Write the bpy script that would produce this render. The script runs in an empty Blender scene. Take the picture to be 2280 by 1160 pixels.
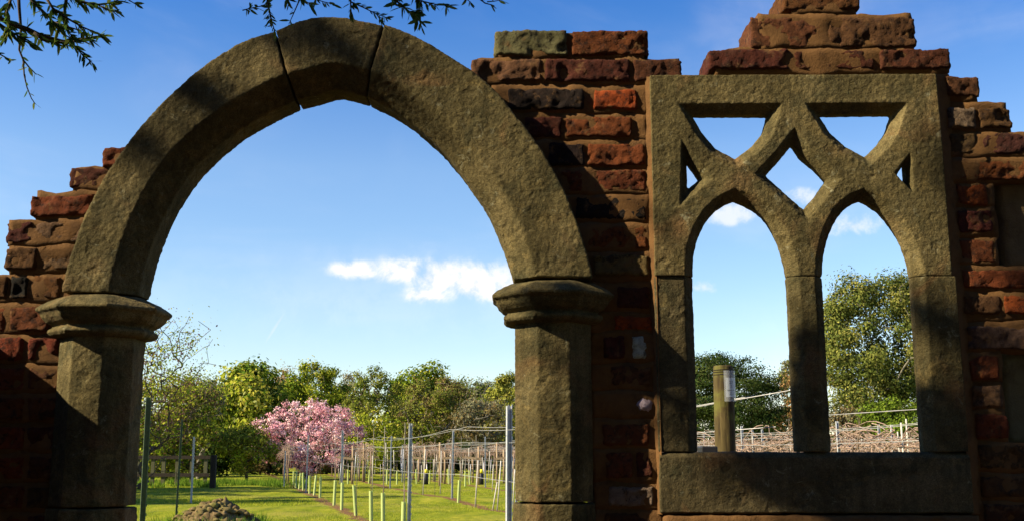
import bpy, bmesh, math, random
import numpy as np
from mathutils import Vector, Matrix, noise, geometry
rng = np.random.default_rng(7); random.seed(7)
S = bpy.context.scene; COL = S.collection
# ------------------------------------------------------------------ camera, sky, sun, exposure
EYE = 1.25; F = 2400.0; PITCH = math.atan2(430, F)
cam = bpy.data.cameras.new('camera'); co = bpy.data.objects.new('camera', cam); COL.objects.link(co)
co.location = (0, 0, EYE); co.rotation_euler = (math.radians(90) + PITCH, 0, 0)
cam.sensor_width = 36; cam.lens = 36 * F / 2280; cam.clip_start = .05; cam.clip_end = 3000
S.camera = co
cp, sp_ = math.cos(PITCH), math.sin(PITCH)
def ray(px, py):
    u, v = (px - 1140), (580 - py)
    return Vector((u, F * cp - v * sp_, F * sp_ + v * cp))
def P(px, py, Y):
    r = ray(px, py); t = Y / r.y
    return Vector((r.x * t, Y, EYE + r.z * t))
SUN = Vector((-.24, -.078, .165)).normalized()      # direction towards the sun
sun = bpy.data.lights.new('sun', 'SUN'); so = bpy.data.objects.new('sun', sun); COL.objects.link(so)
sun.energy = 5.0; sun.angle = math.radians(.5); sun.color = (1, .85, .60)
so.rotation_euler = SUN.to_track_quat('Z', 'Y').to_euler(); so.location = (-8, -3, 8)
W = bpy.data.worlds.new('World'); S.world = W; W.use_nodes = True
nt = W.node_tree; N = nt.nodes; L = nt.links; N.clear()
def nd(t, **k):
    n = N.new(t)
    for a, b in k.items():
        if hasattr(n, a): setattr(n, a, b)
    return n
def mth(op, a, b=None, c=None, nodes=None, links=None):
    NN = nodes or N; LL = links or L
    n = NN.new('ShaderNodeMath'); n.operation = op
    for i, v in enumerate((a, b, c)):
        if v is None: continue
        if isinstance(v, (int, float)): n.inputs[i].default_value = v
        else: LL.new(v, n.inputs[i])
    return n.outputs[0]
sky = nd('ShaderNodeTexSky'); sky.sky_type = 'NISHITA'; sky.sun_disc = False
sky.sun_elevation = math.asin(SUN.z); sky.sun_rotation = math.atan2(SUN.x, SUN.y)
sky.altitude = 0; sky.air_density = 1.0; sky.dust_density = 0.0; sky.ozone_density = 2.5
hs = nd('ShaderNodeHueSaturation'); hs.inputs['Saturation'].default_value = 1.15; hs.inputs['Value'].default_value = 1.0
L.new(sky.outputs[0], hs.inputs['Color'])
geo = nd('ShaderNodeNewGeometry'); neg = nd('ShaderNodeVectorMath', operation='SCALE'); neg.inputs['Scale'].default_value = -1
tc = nd('ShaderNodeTexCoord')
nrm = nd('ShaderNodeVectorMath', operation='NORMALIZE'); L.new(tc.outputs['Generated'], nrm.inputs[0])
sep = nd('ShaderNodeSeparateXYZ'); L.new(nrm.outputs[0], sep.inputs[0])
az = mth('ARCTAN2', sep.outputs[0], sep.outputs[1]); el = mth('ARCSINE', sep.outputs[2])
nz = nd('ShaderNodeTexNoise'); nz.inputs['Scale'].default_value = 26; nz.inputs['Detail'].default_value = 9; nz.inputs['Roughness'].default_value = .66; nz.inputs['Distortion'].default_value = .25
L.new(nrm.outputs[0], nz.inputs['Vector'])
def ramp_(x, lo, hi):
    m = N.new('ShaderNodeMapRange'); L.new(x, m.inputs[0]); m.inputs[1].default_value = lo; m.inputs[2].default_value = hi; return m.outputs[0]
def blob(px, py, wx, wy, rot=0):
    r = ray(px, py).normalized(); a0 = math.atan2(r.x, r.y); e0 = math.asin(r.z)
    dx = mth('DIVIDE', mth('SUBTRACT', az, a0), wx / F); dy = mth('DIVIDE', mth('SUBTRACT', el, e0), wy / F)
    if rot:
        A = mth('SUBTRACT', az, a0); B = mth('SUBTRACT', el, e0); c_, s_ = math.cos(rot), math.sin(rot)
        dx = mth('DIVIDE', mth('ADD', mth('MULTIPLY', A, c_), mth('MULTIPLY', B, s_)), wx / F); dy = mth('DIVIDE', mth('SUBTRACT', mth('MULTIPLY', B, c_), mth('MULTIPLY', A, s_)), wy / F)
    dy = mth('MULTIPLY', dy, mth('ADD', 1.0, mth('MULTIPLY', mth('LESS_THAN', dy, 0), .35)))
    return mth('SUBTRACT', 1.0, mth('SQRT', mth('ADD', mth('MULTIPLY', dx, dx), mth('MULTIPLY', dy, dy))))
dens = None
for b in [(795, 603, 65, 26), (895, 606, 75, 36), (985, 622, 95, 52), (1065, 635, 110, 58), (1140, 640, 80, 40), (950, 655, 60, 30)]:
    q = blob(*b); dens = q if dens is None else mth('MAXIMUM', dens, q)
soft = None
for b in [(1625, 478, 75, 40), (1900, 505, 100, 34), (1780, 442, 60, 26), (1568, 640, 45, 24), (1730, 450, 40, 20)]:
    q = blob(*b); soft = q if soft is None else mth('MAXIMUM', soft, q)
def ramp(x, lo, hi):
    m = N.new('ShaderNodeMapRange'); m.interpolation_type = 'SMOOTHSTEP'; L.new(x, m.inputs[0])
    m.inputs[1].default_value = lo; m.inputs[2].default_value = hi; return m.outputs[0]
nzc = mth('MULTIPLY', mth('SUBTRACT', nz.outputs[0], .5), 3.6)
mainm = mth('MULTIPLY', ramp(mth('ADD', dens, nzc), -.15, 1.25), ramp(dens, -.45, .35))
softm = mth('MULTIPLY', mth('MULTIPLY', ramp(mth('ADD', soft, nzc), .1, 1.1), ramp(soft, -.1, .3)), .55)
nz2 = nd('ShaderNodeTexNoise'); nz2.inputs['Scale'].default_value = 3.2; nz2.inputs['Detail'].default_value = 6; nz2.inputs['Distortion'].default_value = .6
mp = nd('ShaderNodeMapping'); mp.inputs['Scale'].default_value = (1, 1, 3.2); mp.inputs['Rotation'].default_value = (0, .35, 0); L.new(nrm.outputs[0], mp.inputs[0]); L.new(mp.outputs[0], nz2.inputs['Vector'])
contr = mth('MULTIPLY', ramp(blob(612, 730, 48, 5, 1.05), 0, .8), .22)
cir = mth('MULTIPLY', ramp(nz2.outputs[0], .44, .78), .17)
cloud = mth('MINIMUM', mth('ADD', mth('MAXIMUM', mainm, softm), mth('ADD', cir, contr)), 1.0)
mix = nd('ShaderNodeMix', data_type='RGBA'); L.new(cloud, mix.inputs['Factor'])
gr = nd('ShaderNodeValToRGB'); e_ = gr.color_ramp.elements; e_[0].position = 0; e_[0].color = (1.1, 1.05, 1.05, 1); e_[1].position = 1; e_[1].color = (.22, .66, 1.3, 1)
q_ = e_.new(.21); q_.color = (1.30, 1.2, 1.18, 1); q_ = e_.new(.42); q_.color = (1.34, 1.24, 1.25, 1); q_ = e_.new(.66); q_.color = (.52, .86, 1.24, 1)
L.new(ramp_(el, 0, .62), gr.inputs[0]); sm_ = nd('ShaderNodeMix', data_type='RGBA', blend_type='MULTIPLY'); sm_.inputs['Factor'].default_value = 1
L.new(hs.outputs[0], sm_.inputs[6]); L.new(gr.outputs[0], sm_.inputs[7]); L.new(sm_.outputs[2], mix.inputs[6])
# cloud brightness: noise mixes it between bluish grey and warm white
crmp = nd('ShaderNodeMix', data_type='RGBA'); crmp.inputs[6].default_value = (5.2, 5.6, 6.5, 1); crmp.inputs[7].default_value = (7.6, 7.3, 7.3, 1)
L.new(ramp(nz.outputs[0], .35, .6), crmp.inputs['Factor']); L.new(crmp.outputs[2], mix.inputs[7])
bg = nd('ShaderNodeBackground'); bg.inputs['Strength'].default_value = .066
wo = nd('ShaderNodeOutputWorld'); L.new(mix.outputs[2], bg.inputs[0]); L.new(bg.outputs[0], wo.inputs[0])
S.view_settings.view_transform = 'Standard'; S.view_settings.look = 'None'; S.view_settings.exposure = 1.25; S.view_settings.gamma = 1
S.render.engine = 'CYCLES'
# ------------------------------------------------------------------ materials
def mat(name, rough=.9, spec=.25):
    m = bpy.data.materials.new(name); m.use_nodes = True; t = m.node_tree
    b = t.nodes['Principled BSDF']; b.inputs['Roughness'].default_value = rough; b.inputs['Specular IOR Level'].default_value = spec
    return m, t, b
def noi(t, scale, detail=4, rough=.6, vec=None, dist=0):
    n = t.nodes.new('ShaderNodeTexNoise'); n.inputs['Scale'].default_value = scale; n.inputs['Detail'].default_value = detail
    n.inputs['Roughness'].default_value = rough; n.inputs['Distortion'].default_value = dist
    if vec is not None: t.links.new(vec, n.inputs['Vector'])
    return n
def cramp(t, src, stops):
    r = t.nodes.new('ShaderNodeValToRGB'); t.links.new(src, r.inputs[0]); e = r.color_ramp.elements
    while len(e) < len(stops): e.new(.5)
    for x, (p, c) in zip(e, stops): x.position = p; x.color = (*c, 1)
    return r.outputs[0]
def bump(t, b, src, strength, dist, prev=None):
    n = t.nodes.new('ShaderNodeBump'); n.inputs['Strength'].default_value = strength; n.inputs['Distance'].default_value = dist
    t.links.new(src, n.inputs['Height'])
    if prev is not None: t.links.new(prev, n.inputs['Normal'])
    t.links.new(n.outputs[0], b.inputs['Normal']); return n.outputs[0]
def objvec(t):
    g = t.nodes.new('ShaderNodeNewGeometry'); return g.outputs['Position']
def mixc(t, f, a, b, mode='MIX'):
    n = t.nodes.new('ShaderNodeMix'); n.data_type = 'RGBA'; n.blend_type = mode
    for s, v in ((n.inputs['Factor'], f), (n.inputs[6], a), (n.inputs[7], b)):
        if isinstance(v, float): s.default_value = v
        elif isinstance(v, tuple): s.default_value = (*v, 1)
        else: t.links.new(v, s)
    return n.outputs[2]
def stone_mat(name, c1, c2, c3, bs=.8):
    m, t, b = mat(name, .95, .1); v = objvec(t)
    big = noi(t, 3.5, 6, .62, v, .4); col = cramp(t, big.outputs[0], [(.3, c1), (.5, c2), (.68, c3)])
    sm = noi(t, 70, 5, .7, v); col = mixc(t, .55, col, cramp(t, sm.outputs[0], [(.3, (.45, .42, .36)), (.6, (1, 1, 1))]), 'MULTIPLY')
    rust = noi(t, 6, 3, .5, v, .8)
    f = cramp(t, rust.outputs[0], [(.58, (0, 0, 0)), (.75, (.5, .5, .5))]); col = mixc(t, f, col, (.20, .10, .045))
    lich = noi(t, 7, 7, .72, v, .5); col = mixc(t, cramp(t, lich.outputs[0], [(.50, (0, 0, 0)), (.66, (.75, .75, .75))]), col, (.028, .03, .016))
    och = noi(t, 11, 6, .7, v, 1.2); col = mixc(t, cramp(t, och.outputs[0], [(.56, (0, 0, 0)), (.72, (.55, .55, .55))]), col, (.21, .155, .06))
    mpn = t.nodes.new('ShaderNodeMapping'); mpn.inputs['Scale'].default_value = (30, 30, 2.2); t.links.new(v, mpn.inputs[0]); stk = noi(t, 1.5, 4, .6, mpn.outputs[0])
    col = mixc(t, .45, col, cramp(t, stk.outputs[0], [(.35, (.5, .5, .45)), (.6, (1.15, 1.15, 1.1))]), 'MULTIPLY')
    spk = noi(t, 330, 2, .5, v); col = mixc(t, .5, col, cramp(t, spk.outputs[0], [(.35, (.45, .45, .4)), (.5, (1, 1, 1)), (.68, (1.6, 1.55, 1.4))]), 'MULTIPLY')
    pl_ = noi(t, 26, 6, .75, v, .6); col = mixc(t, cramp(t, pl_.outputs[0], [(.60, (0, 0, 0)), (.68, (.7, .7, .7))]), col, (.21, .20, .125))
    oi = t.nodes.new('ShaderNodeObjectInfo'); hsv = t.nodes.new('ShaderNodeHueSaturation'); t.links.new(col, hsv.inputs['Color']); rm = t.nodes.new('ShaderNodeMapRange'); t.links.new(oi.outputs['Random'], rm.inputs[0]); rm.inputs[3].default_value = .88; rm.inputs[4].default_value = 1.18; t.links.new(rm.outputs[0], hsv.inputs['Value']); col = hsv.outputs[0]
    t.links.new(col, b.inputs['Base Color'])
    vo = t.nodes.new('ShaderNodeTexVoronoi'); vo.inputs['Scale'].default_value = 95; t.links.new(v, vo.inputs['Vector'])
    n1 = bump(t, b, vo.outputs['Distance'], bs * .4, .004)
    n2 = noi(t, 85, 6, .7, v); n1 = bump(t, b, n2.outputs[0], bs, .008, n1)
    nk = noi(t, 16, 3, .5, v); pit = t.nodes.new('ShaderNodeMapRange'); t.links.new(nk.outputs[0], pit.inputs[0]); pit.inputs[1].default_value = .30; pit.inputs[2].default_value = .40; n1 = bump(t, b, pit.outputs[0], .6, .006, n1)
    n3 = noi(t, 260, 3, .6, v); bump(t, b, n3.outputs[0], .5, .003, n1)
    return m
M = {}
M['stone'] = stone_mat('sandstone', (.046, .039, .018), (.098, .080, .036), (.17, .135, .064))
M['stone_smooth'] = stone_mat('sawn_sandstone', (.05, .041, .021), (.09, .072, .037), (.13, .104, .056), .45)
def attr_mat(name, rough=.95, bs=.6, mottled=.6, scale=60, crust=.75):
    m, t, b = mat(name, rough, .12); v = objvec(t)
    a = t.nodes.new('ShaderNodeAttribute'); a.attribute_name = 'Col'
    n = noi(t, scale, 5, .7, v); col = mixc(t, mottled, a.outputs['Color'], cramp(t, n.outputs[0], [(.3, (.35, .3, .28)), (.5, (.9, .85, .8)), (.7, (1.3, 1.25, 1.1))]), 'MULTIPLY')
    n0 = noi(t, 14, 4, .6, v); col = mixc(t, cramp(t, n0.outputs[0], [(.55, (0, 0, 0)), (.72, (.55, .55, .55))]), col, (.045, .024, .014))
    n1_ = noi(t, 38, 6, .75, v, .4); col = mixc(t, cramp(t, n1_.outputs[0], [(.52, (0, 0, 0)), (.62, (crust,) * 3)]), col, (.02, .013, .01))
    n5_ = noi(t, 23, 5, .7, v, .3); col = mixc(t, cramp(t, n5_.outputs[0], [(.56, (0, 0, 0)), (.68, (crust * .9,) * 3)]), col, (.17, .095, .04))
    t.links.new(col, b.inputs['Base Color'])
    n2 = noi(t, 110, 7, .75, v); p = bump(t, b, n2.outputs[0], bs, .009)
    n3 = noi(t, 300, 3, .6, v); bump(t, b, n3.outputs[0], .5, .003, p)
    return m
M['brick'] = attr_mat('old_brick', .95, .9)
M['mortar'] = attr_mat('lime_mortar', .95, .5, .3, 40, .12)
def leaf_mat(name, trans=.35):
    m = bpy.data.materials.new(name); m.use_nodes = True; t = m.node_tree; t.nodes.clear()
    a = t.nodes.new('ShaderNodeAttribute'); a.attribute_name = 'Col'
    d = t.nodes.new('ShaderNodeBsdfDiffuse'); tr = t.nodes.new('ShaderNodeBsdfTranslucent'); mx = t.nodes.new('ShaderNodeMixShader'); o = t.nodes.new('ShaderNodeOutputMaterial')
    mx.inputs[0].default_value = trans
    t.links.new(a.outputs['Color'], d.inputs[0]); t.links.new(a.outputs['Color'], tr.inputs[0])
    t.links.new(d.outputs[0], mx.inputs[1]); t.links.new(tr.outputs[0], mx.inputs[2]); t.links.new(mx.outputs[0], o.inputs[0])
    return m
M['leaf'] = leaf_mat('foliage', .38)
M['petal'] = leaf_mat('blossom', .3)
def simple(name, c1, c2, scale=30, rough=.8, bs=.4, metal=0, stretch=None, spec=.3):
    m, t, b = mat(name, rough, spec); v = objvec(t)
    if stretch:
        mpn = t.nodes.new('ShaderNodeMapping'); mpn.inputs['Scale'].default_value = stretch; t.links.new(v, mpn.inputs[0]); v = mpn.outputs[0]
    n = noi(t, scale, 5, .6, v); t.links.new(cramp(t, n.outputs[0], [(.3, c1), (.7, c2)]), b.inputs['Base Color'])
    b.inputs['Metallic'].default_value = metal; bump(t, b, n.outputs[0], bs, .01)
    return m
M['bark'] = simple('bark', (.05, .035, .022), (.13, .1, .065), 12, .95, .8, 0, (1, 1, .25))
M['barkgrey'] = simple('grey_bark', (.10, .09, .065), (.22, .2, .15), 12, .95, .8, 0, (1, 1, .25))
M['twig'] = simple('dark_twig', (.03, .02, .015), (.07, .05, .03), 40, .9, .3)
M['steel'] = simple('galvanised_steel', (.38, .40, .43), (.55, .57, .6), 35, .5, .1, .45)
M['green_steel'] = simple('green_painted_steel', (.07, .10, .05), (.13, .17, .09), 25, .6, .2, .1)
M['wire'] = simple('fence_wire', (.28, .28, .27), (.45, .45, .44), 10, .5, 0, .3)
M['wood'] = simple('weathered_timber', (.18, .12, .07), (.36, .27, .17), 9, .9, .6, 0, (4, 4, .4))
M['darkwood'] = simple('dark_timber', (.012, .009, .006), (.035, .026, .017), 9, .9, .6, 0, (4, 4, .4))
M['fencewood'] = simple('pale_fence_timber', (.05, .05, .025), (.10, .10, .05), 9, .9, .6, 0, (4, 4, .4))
M['cane'] = simple('vine_cane', (.12, .08, .055), (.36, .26, .20), 20, .9, .4)
M['palestake'] = simple('pale_stake', (.34, .32, .27), (.55, .52, .45), 20, .8, .2)
M['white'] = simple('pale_paper', (.36, .41, .44), (.46, .50, .52), 20, .6, .05)
M['ink'] = simple('ink', (.04, .05, .06), (.06, .07, .08), 20, .6, 0)
M['yellow'] = simple('yellow_plastic', (.75, .6, .02), (.85, .7, .04), 20, .5, 0)
M['black'] = simple('black_plastic', (.012, .012, .014), (.02, .02, .024), 20, .5, 0)
# tree guard: thin plastic, lets light through
m, t, b = mat('guard_plastic', .45, .4); b.inputs['Base Color'].default_value = (.52, .60, .22, 1); b.inputs['Subsurface Weight'].default_value = .0
tr = t.nodes.new('ShaderNodeBsdfTranslucent'); tr.inputs[0].default_value = (.5, .62, .2, 1); mx = t.nodes.new('ShaderNodeMixShader'); mx.inputs[0].default_value = .35
t.links.new(b.outputs[0], mx.inputs[1]); t.links.new(tr.outputs[0], mx.inputs[2]); t.links.new(mx.outputs[0], t.nodes['Material Output'].inputs[0]); M['guard'] = m
# clear plastic sleeve
m, t, b = mat('clear_plastic', .12, .6); b.inputs['Base Color'].default_value = (.7, .75, .78, 1)
tp = t.nodes.new('ShaderNodeBsdfTransparent'); mx = t.nodes.new('ShaderNodeMixShader'); mx.inputs[0].default_value = .3
t.links.new(tp.outputs[0], mx.inputs[1]); t.links.new(b.outputs[0], mx.inputs[2]); t.links.new(mx.outputs[0], t.nodes['Material Output'].inputs[0]); M['clear'] = m
# mossy post
m, t, b = mat('mossy_post', .9, .2); v = objvec(t); mpn = t.nodes.new('ShaderNodeMapping'); mpn.inputs['Scale'].default_value = (30, 30, 3); t.links.new(v, mpn.inputs[0])
n = noi(t, 1.6, 6, .65, mpn.outputs[0], .3); c = cramp(t, n.outputs[0], [(.3, (.022, .014, .007)), (.5, (.062, .046, .016)), (.7, (.11, .083, .03))])
n2 = noi(t, 9, 4, .6, v); c = mixc(t, cramp(t, n2.outputs[0], [(.5, (0, 0, 0)), (.65, (.8, .8, .8))]), c, (.10, .10, .02)); t.links.new(c, b.inputs['Base Color']); bump(t, b, n.outputs[0], .8, .008); M['post'] = m
# lawn
RA = .26
m, t, b = mat('lawn_grass', .95, .05); v = objvec(t)
n1 = noi(t, .35, 5, .6, v, .3); n2 = noi(t, 9, 5, .7, v)
mpn = t.nodes.new('ShaderNodeMapping'); mpn.inputs['Scale'].default_value = (1, .28, 1); t.links.new(v, mpn.inputs[0]); n3 = noi(t, 1.6, 5, .62, mpn.outputs[0])
c = cramp(t, n3.outputs[0], [(.3, (.10, .145, .010)), (.5, (.22, .255, .016)), (.7, (.34, .33, .035))])
c = mixc(t, .6, c, cramp(t, n2.outputs[0], [(.3, (.5, .55, .4)), (.65, (1.15, 1.1, 1.0))]), 'MULTIPLY')
c = mixc(t, cramp(t, n1.outputs[0], [(.48, (0, 0, 0)), (.7, (.65, .65, .65))]), c, (.30, .26, .06)); n6 = noi(t, 1.1, 5, .7, v, .4); c = mixc(t, cramp(t, n6.outputs[0], [(.52, (0, 0, 0)), (.66, (.6, .6, .6))]), c, (.085, .13, .012))
sx = t.nodes.new('ShaderNodeSeparateXYZ'); t.links.new(v, sx.inputs[0])
mm = lambda op, a, b_=None: mth(op, a, b_, None, t.nodes, t.links)
u = mm('ADD', sx.outputs[0], mm('MULTIPLY', sx.outputs[1], RA))
fr = mm('ABSOLUTE', mm('SUBTRACT', mm('MULTIPLY', mm('FRACT', mm('DIVIDE', mm('SUBTRACT', u, 2.66 - 3.55 / 2 - 35.5), 3.55)), 3.55), 3.55 / 2))
nn = noi(t, 2.2, 5, .7, v); edge = mm('SUBTRACT', mm('ADD', mm('MULTIPLY', nn.outputs[0], .9), -.30), fr)
msk = t.nodes.new('ShaderNodeMapRange'); t.links.new(edge, msk.inputs[0]); msk.inputs[1].default_value = -.04; msk.inputs[2].default_value = .05
on = mm('MULTIPLY', msk.outputs[0], mm('GREATER_THAN', u, .9))
nfz = t.nodes.new('ShaderNodeMapRange'); t.links.new(sx.outputs[1], nfz.inputs[0]); nfz.inputs[1].default_value = 9; nfz.inputs[2].default_value = 4.5
dirt = cramp(t, n2.outputs[0], [(.3, (.10, .05, .022)), (.7, (.26, .15, .07))])
c = mixc(t, mm('MAXIMUM', on, nfz.outputs[0]), c, dirt); t.links.new(c, b.inputs['Base Color'])
p = bump(t, b, n2.outputs[0], .9, .05); n4 = noi(t, 60, 4, .7, v); bump(t, b, n4.outputs[0], .8, .02, p); M['lawn'] = m
m, t, b = mat('soil', .98, .05); v = objvec(t); n = noi(t, 14, 5, .65, v); n2 = noi(t, 3, 3, .5, v)
c = cramp(t, n.outputs[0], [(.3, (.07, .05, .02)), (.55, (.15, .105, .05)), (.7, (.22, .16, .08))]); c = mixc(t, cramp(t, n2.outputs[0], [(.45, (0, 0, 0)), (.65, (.75, .75, .75))]), c, (.13, .14, .03)); t.links.new(c, b.inputs['Base Color']); bump(t, b, n.outputs[0], .8, .03); M['soil'] = m
# ------------------------------------------------------------------ mesh helpers
class MB:
    def __init__(s): s.v = []; s.f = []; s.m = []; s.c = []; s.col = (1, 1, 1)
    def add(s, vs, fs, mi=0, col=None):
        o = len(s.v); s.v.extend([tuple(x) for x in vs]); s.f.extend([tuple(i + o for i in f) for f in fs]); s.m.extend([mi] * len(fs))
        s.c.extend([col or s.col] * len(vs))
    def box(s, c, d, rz=0, mi=0, col=None, M4=None):
        x, y, z = (k / 2 for k in d); vs = [Vector((a * x, b * y, e * z)) for a in (-1, 1) for b in (-1, 1) for e in (-1, 1)]
        R = M4 or Matrix.Rotation(rz, 3, 'Z'); vs = [R @ q + Vector(c) for q in vs]
        s.add(vs, [(0, 1, 3, 2), (4, 6, 7, 5), (0, 4, 5, 1), (2, 3, 7, 6), (0, 2, 6, 4), (1, 5, 7, 3)], mi, col)
    def tube(s, pts, rad, n=6, mi=0, col=None, cap=True):
        pts = [Vector(p) for p in pts]; vs = []; fs = []
        if isinstance(rad, (int, float)): rad = [rad] * len(pts)
        up = Vector((.13, .21, .97))
        for i, p in enumerate(pts):
            d = (pts[min(i + 1, len(pts) - 1)] - pts[max(i - 1, 0)])
            if d.length < 1e-9: d = Vector((0, 0, 1))
            d.normalize(); a = d.cross(up if abs(d.dot(up)) < .95 else Vector((1, 0, 0))).normalized(); b_ = d.cross(a)
            for k in range(n):
                an = 2 * math.pi * k / n; vs.append(p + (a * math.cos(an) + b_ * math.sin(an)) * rad[i])
        for i in range(len(pts) - 1):
            for k in range(n): fs.append((i * n + k, i * n + (k + 1) % n, (i + 1) * n + (k + 1) % n, (i + 1) * n + k))
        if cap: fs.append(tuple(range(n))[::-1]); fs.append(tuple(range((len(pts) - 1) * n, len(pts) * n)))
        s.add(vs, fs, mi, col)
    def build(s, name, mats, parent=None, smooth=False, loc=None, colors=False):
        me = bpy.data.meshes.new(name); vs = s.v
        if loc is not None: vs = [(a - loc[0], b - loc[1], c - loc[2]) for a, b, c in vs]
        me.from_pydata(vs, [], s.f); me.update()
        if not isinstance(mats, (list, tuple)): mats = [mats]
        for q in mats: me.materials.append(q)
        if len(mats) > 1: me.polygons.foreach_set('material_index', s.m)
        if colors:
            ca = me.color_attributes.new('Col', 'FLOAT_COLOR', 'POINT'); arr = np.ones((len(s.v), 4), np.float32); arr[:, :3] = np.array(s.c, np.float32)[:, :3]; ca.data.foreach_set('color', arr.ravel())
        if smooth: me.polygons.foreach_set('use_smooth', [True] * len(me.polygons))
        o = bpy.data.objects.new(name, me); COL.objects.link(o)
        if parent: o.parent = parent
        elif loc is not None: o.location = loc
        return o
def np_obj(name, V, Fq, Cc, matl, parent=None, k=4):
    """mesh from numpy arrays: V (n,3), faces of k verts, per-vertex colours"""
    me = bpy.data.meshes.new(name); nf = len(Fq)
    me.vertices.add(len(V)); me.vertices.foreach_set('co', V.astype(np.float32).ravel())
    me.loops.add(nf * k); me.loops.foreach_set('vertex_index', Fq.astype(np.int32).ravel())
    me.polygons.add(nf); me.polygons.foreach_set('loop_start', np.arange(0, nf * k, k, dtype=np.int32))
    me.update(calc_edges=True); me.validate()
    if Cc is not None:
        ca = me.color_attributes.new('Col', 'FLOAT_COLOR', 'POINT'); arr = np.ones((len(V), 4), np.float32); arr[:, :3] = Cc; ca.data.foreach_set('color', arr.ravel())
    me.materials.append(matl); o = bpy.data.objects.new(name, me); COL.objects.link(o)
    if parent: o.parent = parent
    return o
def tag(o, label=None, cat=None, group=None, kind=None):
    if label: o['label'] = label
    if cat: o['category'] = cat
    if group: o['group'] = group
    if kind: o['kind'] = kind
    return o
def empty(name, loc=(0, 0, 0)):
    o = bpy.data.objects.new(name, None); COL.objects.link(o); o.location = loc; o.empty_display_size = .1; return o
def copy_tree(o, parent=None):
    c = o.copy(); COL.objects.link(c); c.parent = parent
    for ch in [x for x in COL.objects if x.parent == o]: copy_tree(ch, c)
    return c
def clouds_tex(name, scale, depth=3, basis='BLENDER_ORIGINAL'):
    t_ = bpy.data.textures.new(name, 'CLOUDS'); t_.noise_scale = scale; t_.noise_depth = depth; t_.noise_basis = basis; return t_
TX1 = clouds_tex('pecking', .014, 2); TX2 = clouds_tex('wear', .09, 3)
def weather(o, voxel=.005, s1=.006, s2=.008):
    r = o.modifiers.new('remesh', 'REMESH'); r.mode = 'VOXEL'; r.voxel_size = voxel; r.use_smooth_shade = True
    for tx, st in ((TX2, s2), (TX1, s1)):
        d = o.modifiers.new('displace', 'DISPLACE'); d.texture = tx; d.texture_coords = 'LOCAL'; d.strength = st; d.mid_level = .5
    return o
# ------------------------------------------------------------------ THE RUIN
YA, YW, YB = 2.85, 2.895, 2.92     # front planes: arch and piers, window stones, brick faces
ruin = empty('ruined_wall', (0, YB, 0))
tag(ruin, 'ruined red brick garden wall with a stone pointed arch on the left and a twin lancet window on the right', 'ruin')
ruin_parts = []
def fin(mb, name, m, loc=(0, YB, 0), **k):
    o = mb.build(name, m, None, True, (0, YB, 0), **k); o.location = (0, 0, 0); o.parent = ruin; return o
def interp(pts, n):
    a = np.array(pts, float); d = np.r_[0, np.cumsum(np.hypot(*np.diff(a, axis=0).T))]; s = np.linspace(0, d[-1], n)
    # Catmull-like smoothing through chord-length cubic
    out = []
    for q in s:
        i = min(max(np.searchsorted(d, q) - 1, 0), len(a) - 2); t_ = (q - d[i]) / (d[i + 1] - d[i])
        p0, p1, p2, p3 = a[max(i - 1, 0)], a[i], a[i + 1], a[min(i + 2, len(a) - 1)]
        m1 = (p2 - p0) / 2; m2 = (p3 - p1) / 2
        out.append((2 * t_**3 - 3 * t_**2 + 1) * p1 + (t_**3 - 2 * t_**2 + t_) * m1 + (-2 * t_**3 + 3 * t_**2) * p2 + (t_**3 - t_**2) * m2)
    return out
def arch_stone(outer, inner, name, n, c=.06, straight=.09):
    """outer: px of the front outer edge; inner: px of the visible inner silhouette (back of the soffit)"""
    O = [P(x, y, YA) for x, y in interp(outer, n)]; I = [P(x, y, YA + c + straight) for x, y in interp(inner, n)]
    mb = MB(); vs = []; K = 8
    for o_, i_ in zip(O, I):
        d = Vector((o_.x - i_.x, 0, o_.z - i_.z)).normalized()
        ye = YA
        def pt(a, y): return Vector((a.x, y, a.z))
        ring = [pt(o_, ye), pt(i_ + d * c, ye), pt(i_, ye + c), pt(i_, ye + c + straight), pt(i_ + d * c, ye + 2 * c + straight), pt(o_, ye + 2 * c + straight)]
        vs += ring
    K = 6; fs = []
    for i in range(n - 1):
        for k in range(K): fs.append((i * K + k, (i + 1) * K + k, (i + 1) * K + (k + 1) % K, i * K + (k + 1) % K))
    fs.append(tuple(range(K))); fs.append(tuple(range((n - 1) * K, n * K))[::-1])
    mb.add(vs, fs); o = fin(mb, name, M['stone']); bm = bmesh.new(); bm.from_mesh(o.data); bmesh.ops.recalc_face_normals(bm, faces=bm.faces); bm.to_mesh(o.data); bm.free()
    return weather(o, .0042, .0042, .004)
arch_stone([(136, 650), (150, 590), (170, 530), (195, 465), (228, 400), (265, 345), (300, 297), (350, 240), (400, 192), (450, 150), (510, 110), (560, 85), (611, 70)],
           [(333, 668), (345, 610), (365, 550), (390, 492), (420, 440), (455, 393), (500, 350), (550, 311), (610, 276), (670, 247)], 'voussoir', 60)
o = arch_stone([(613, 68), (670, 46), (722, 38), (780, 42), (852, 57)], [(675, 246), (715, 236), (755, 224), (790, 229), (824, 239)], 'keystone', 30)
arch_stone([(856, 56), (900, 70), (960, 100), (1020, 138), (1060, 165), (1110, 210), (1150, 260), (1190, 310), (1225, 365), (1255, 420), (1280, 480), (1300, 540), (1314, 590), (1321, 618)],
           [(827, 240), (880, 266), (930, 300), (980, 343), (1020, 388), (1060, 442), (1090, 490), (1115, 545), (1133, 595), (1144, 634)], 'voussoir', 60)
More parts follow.
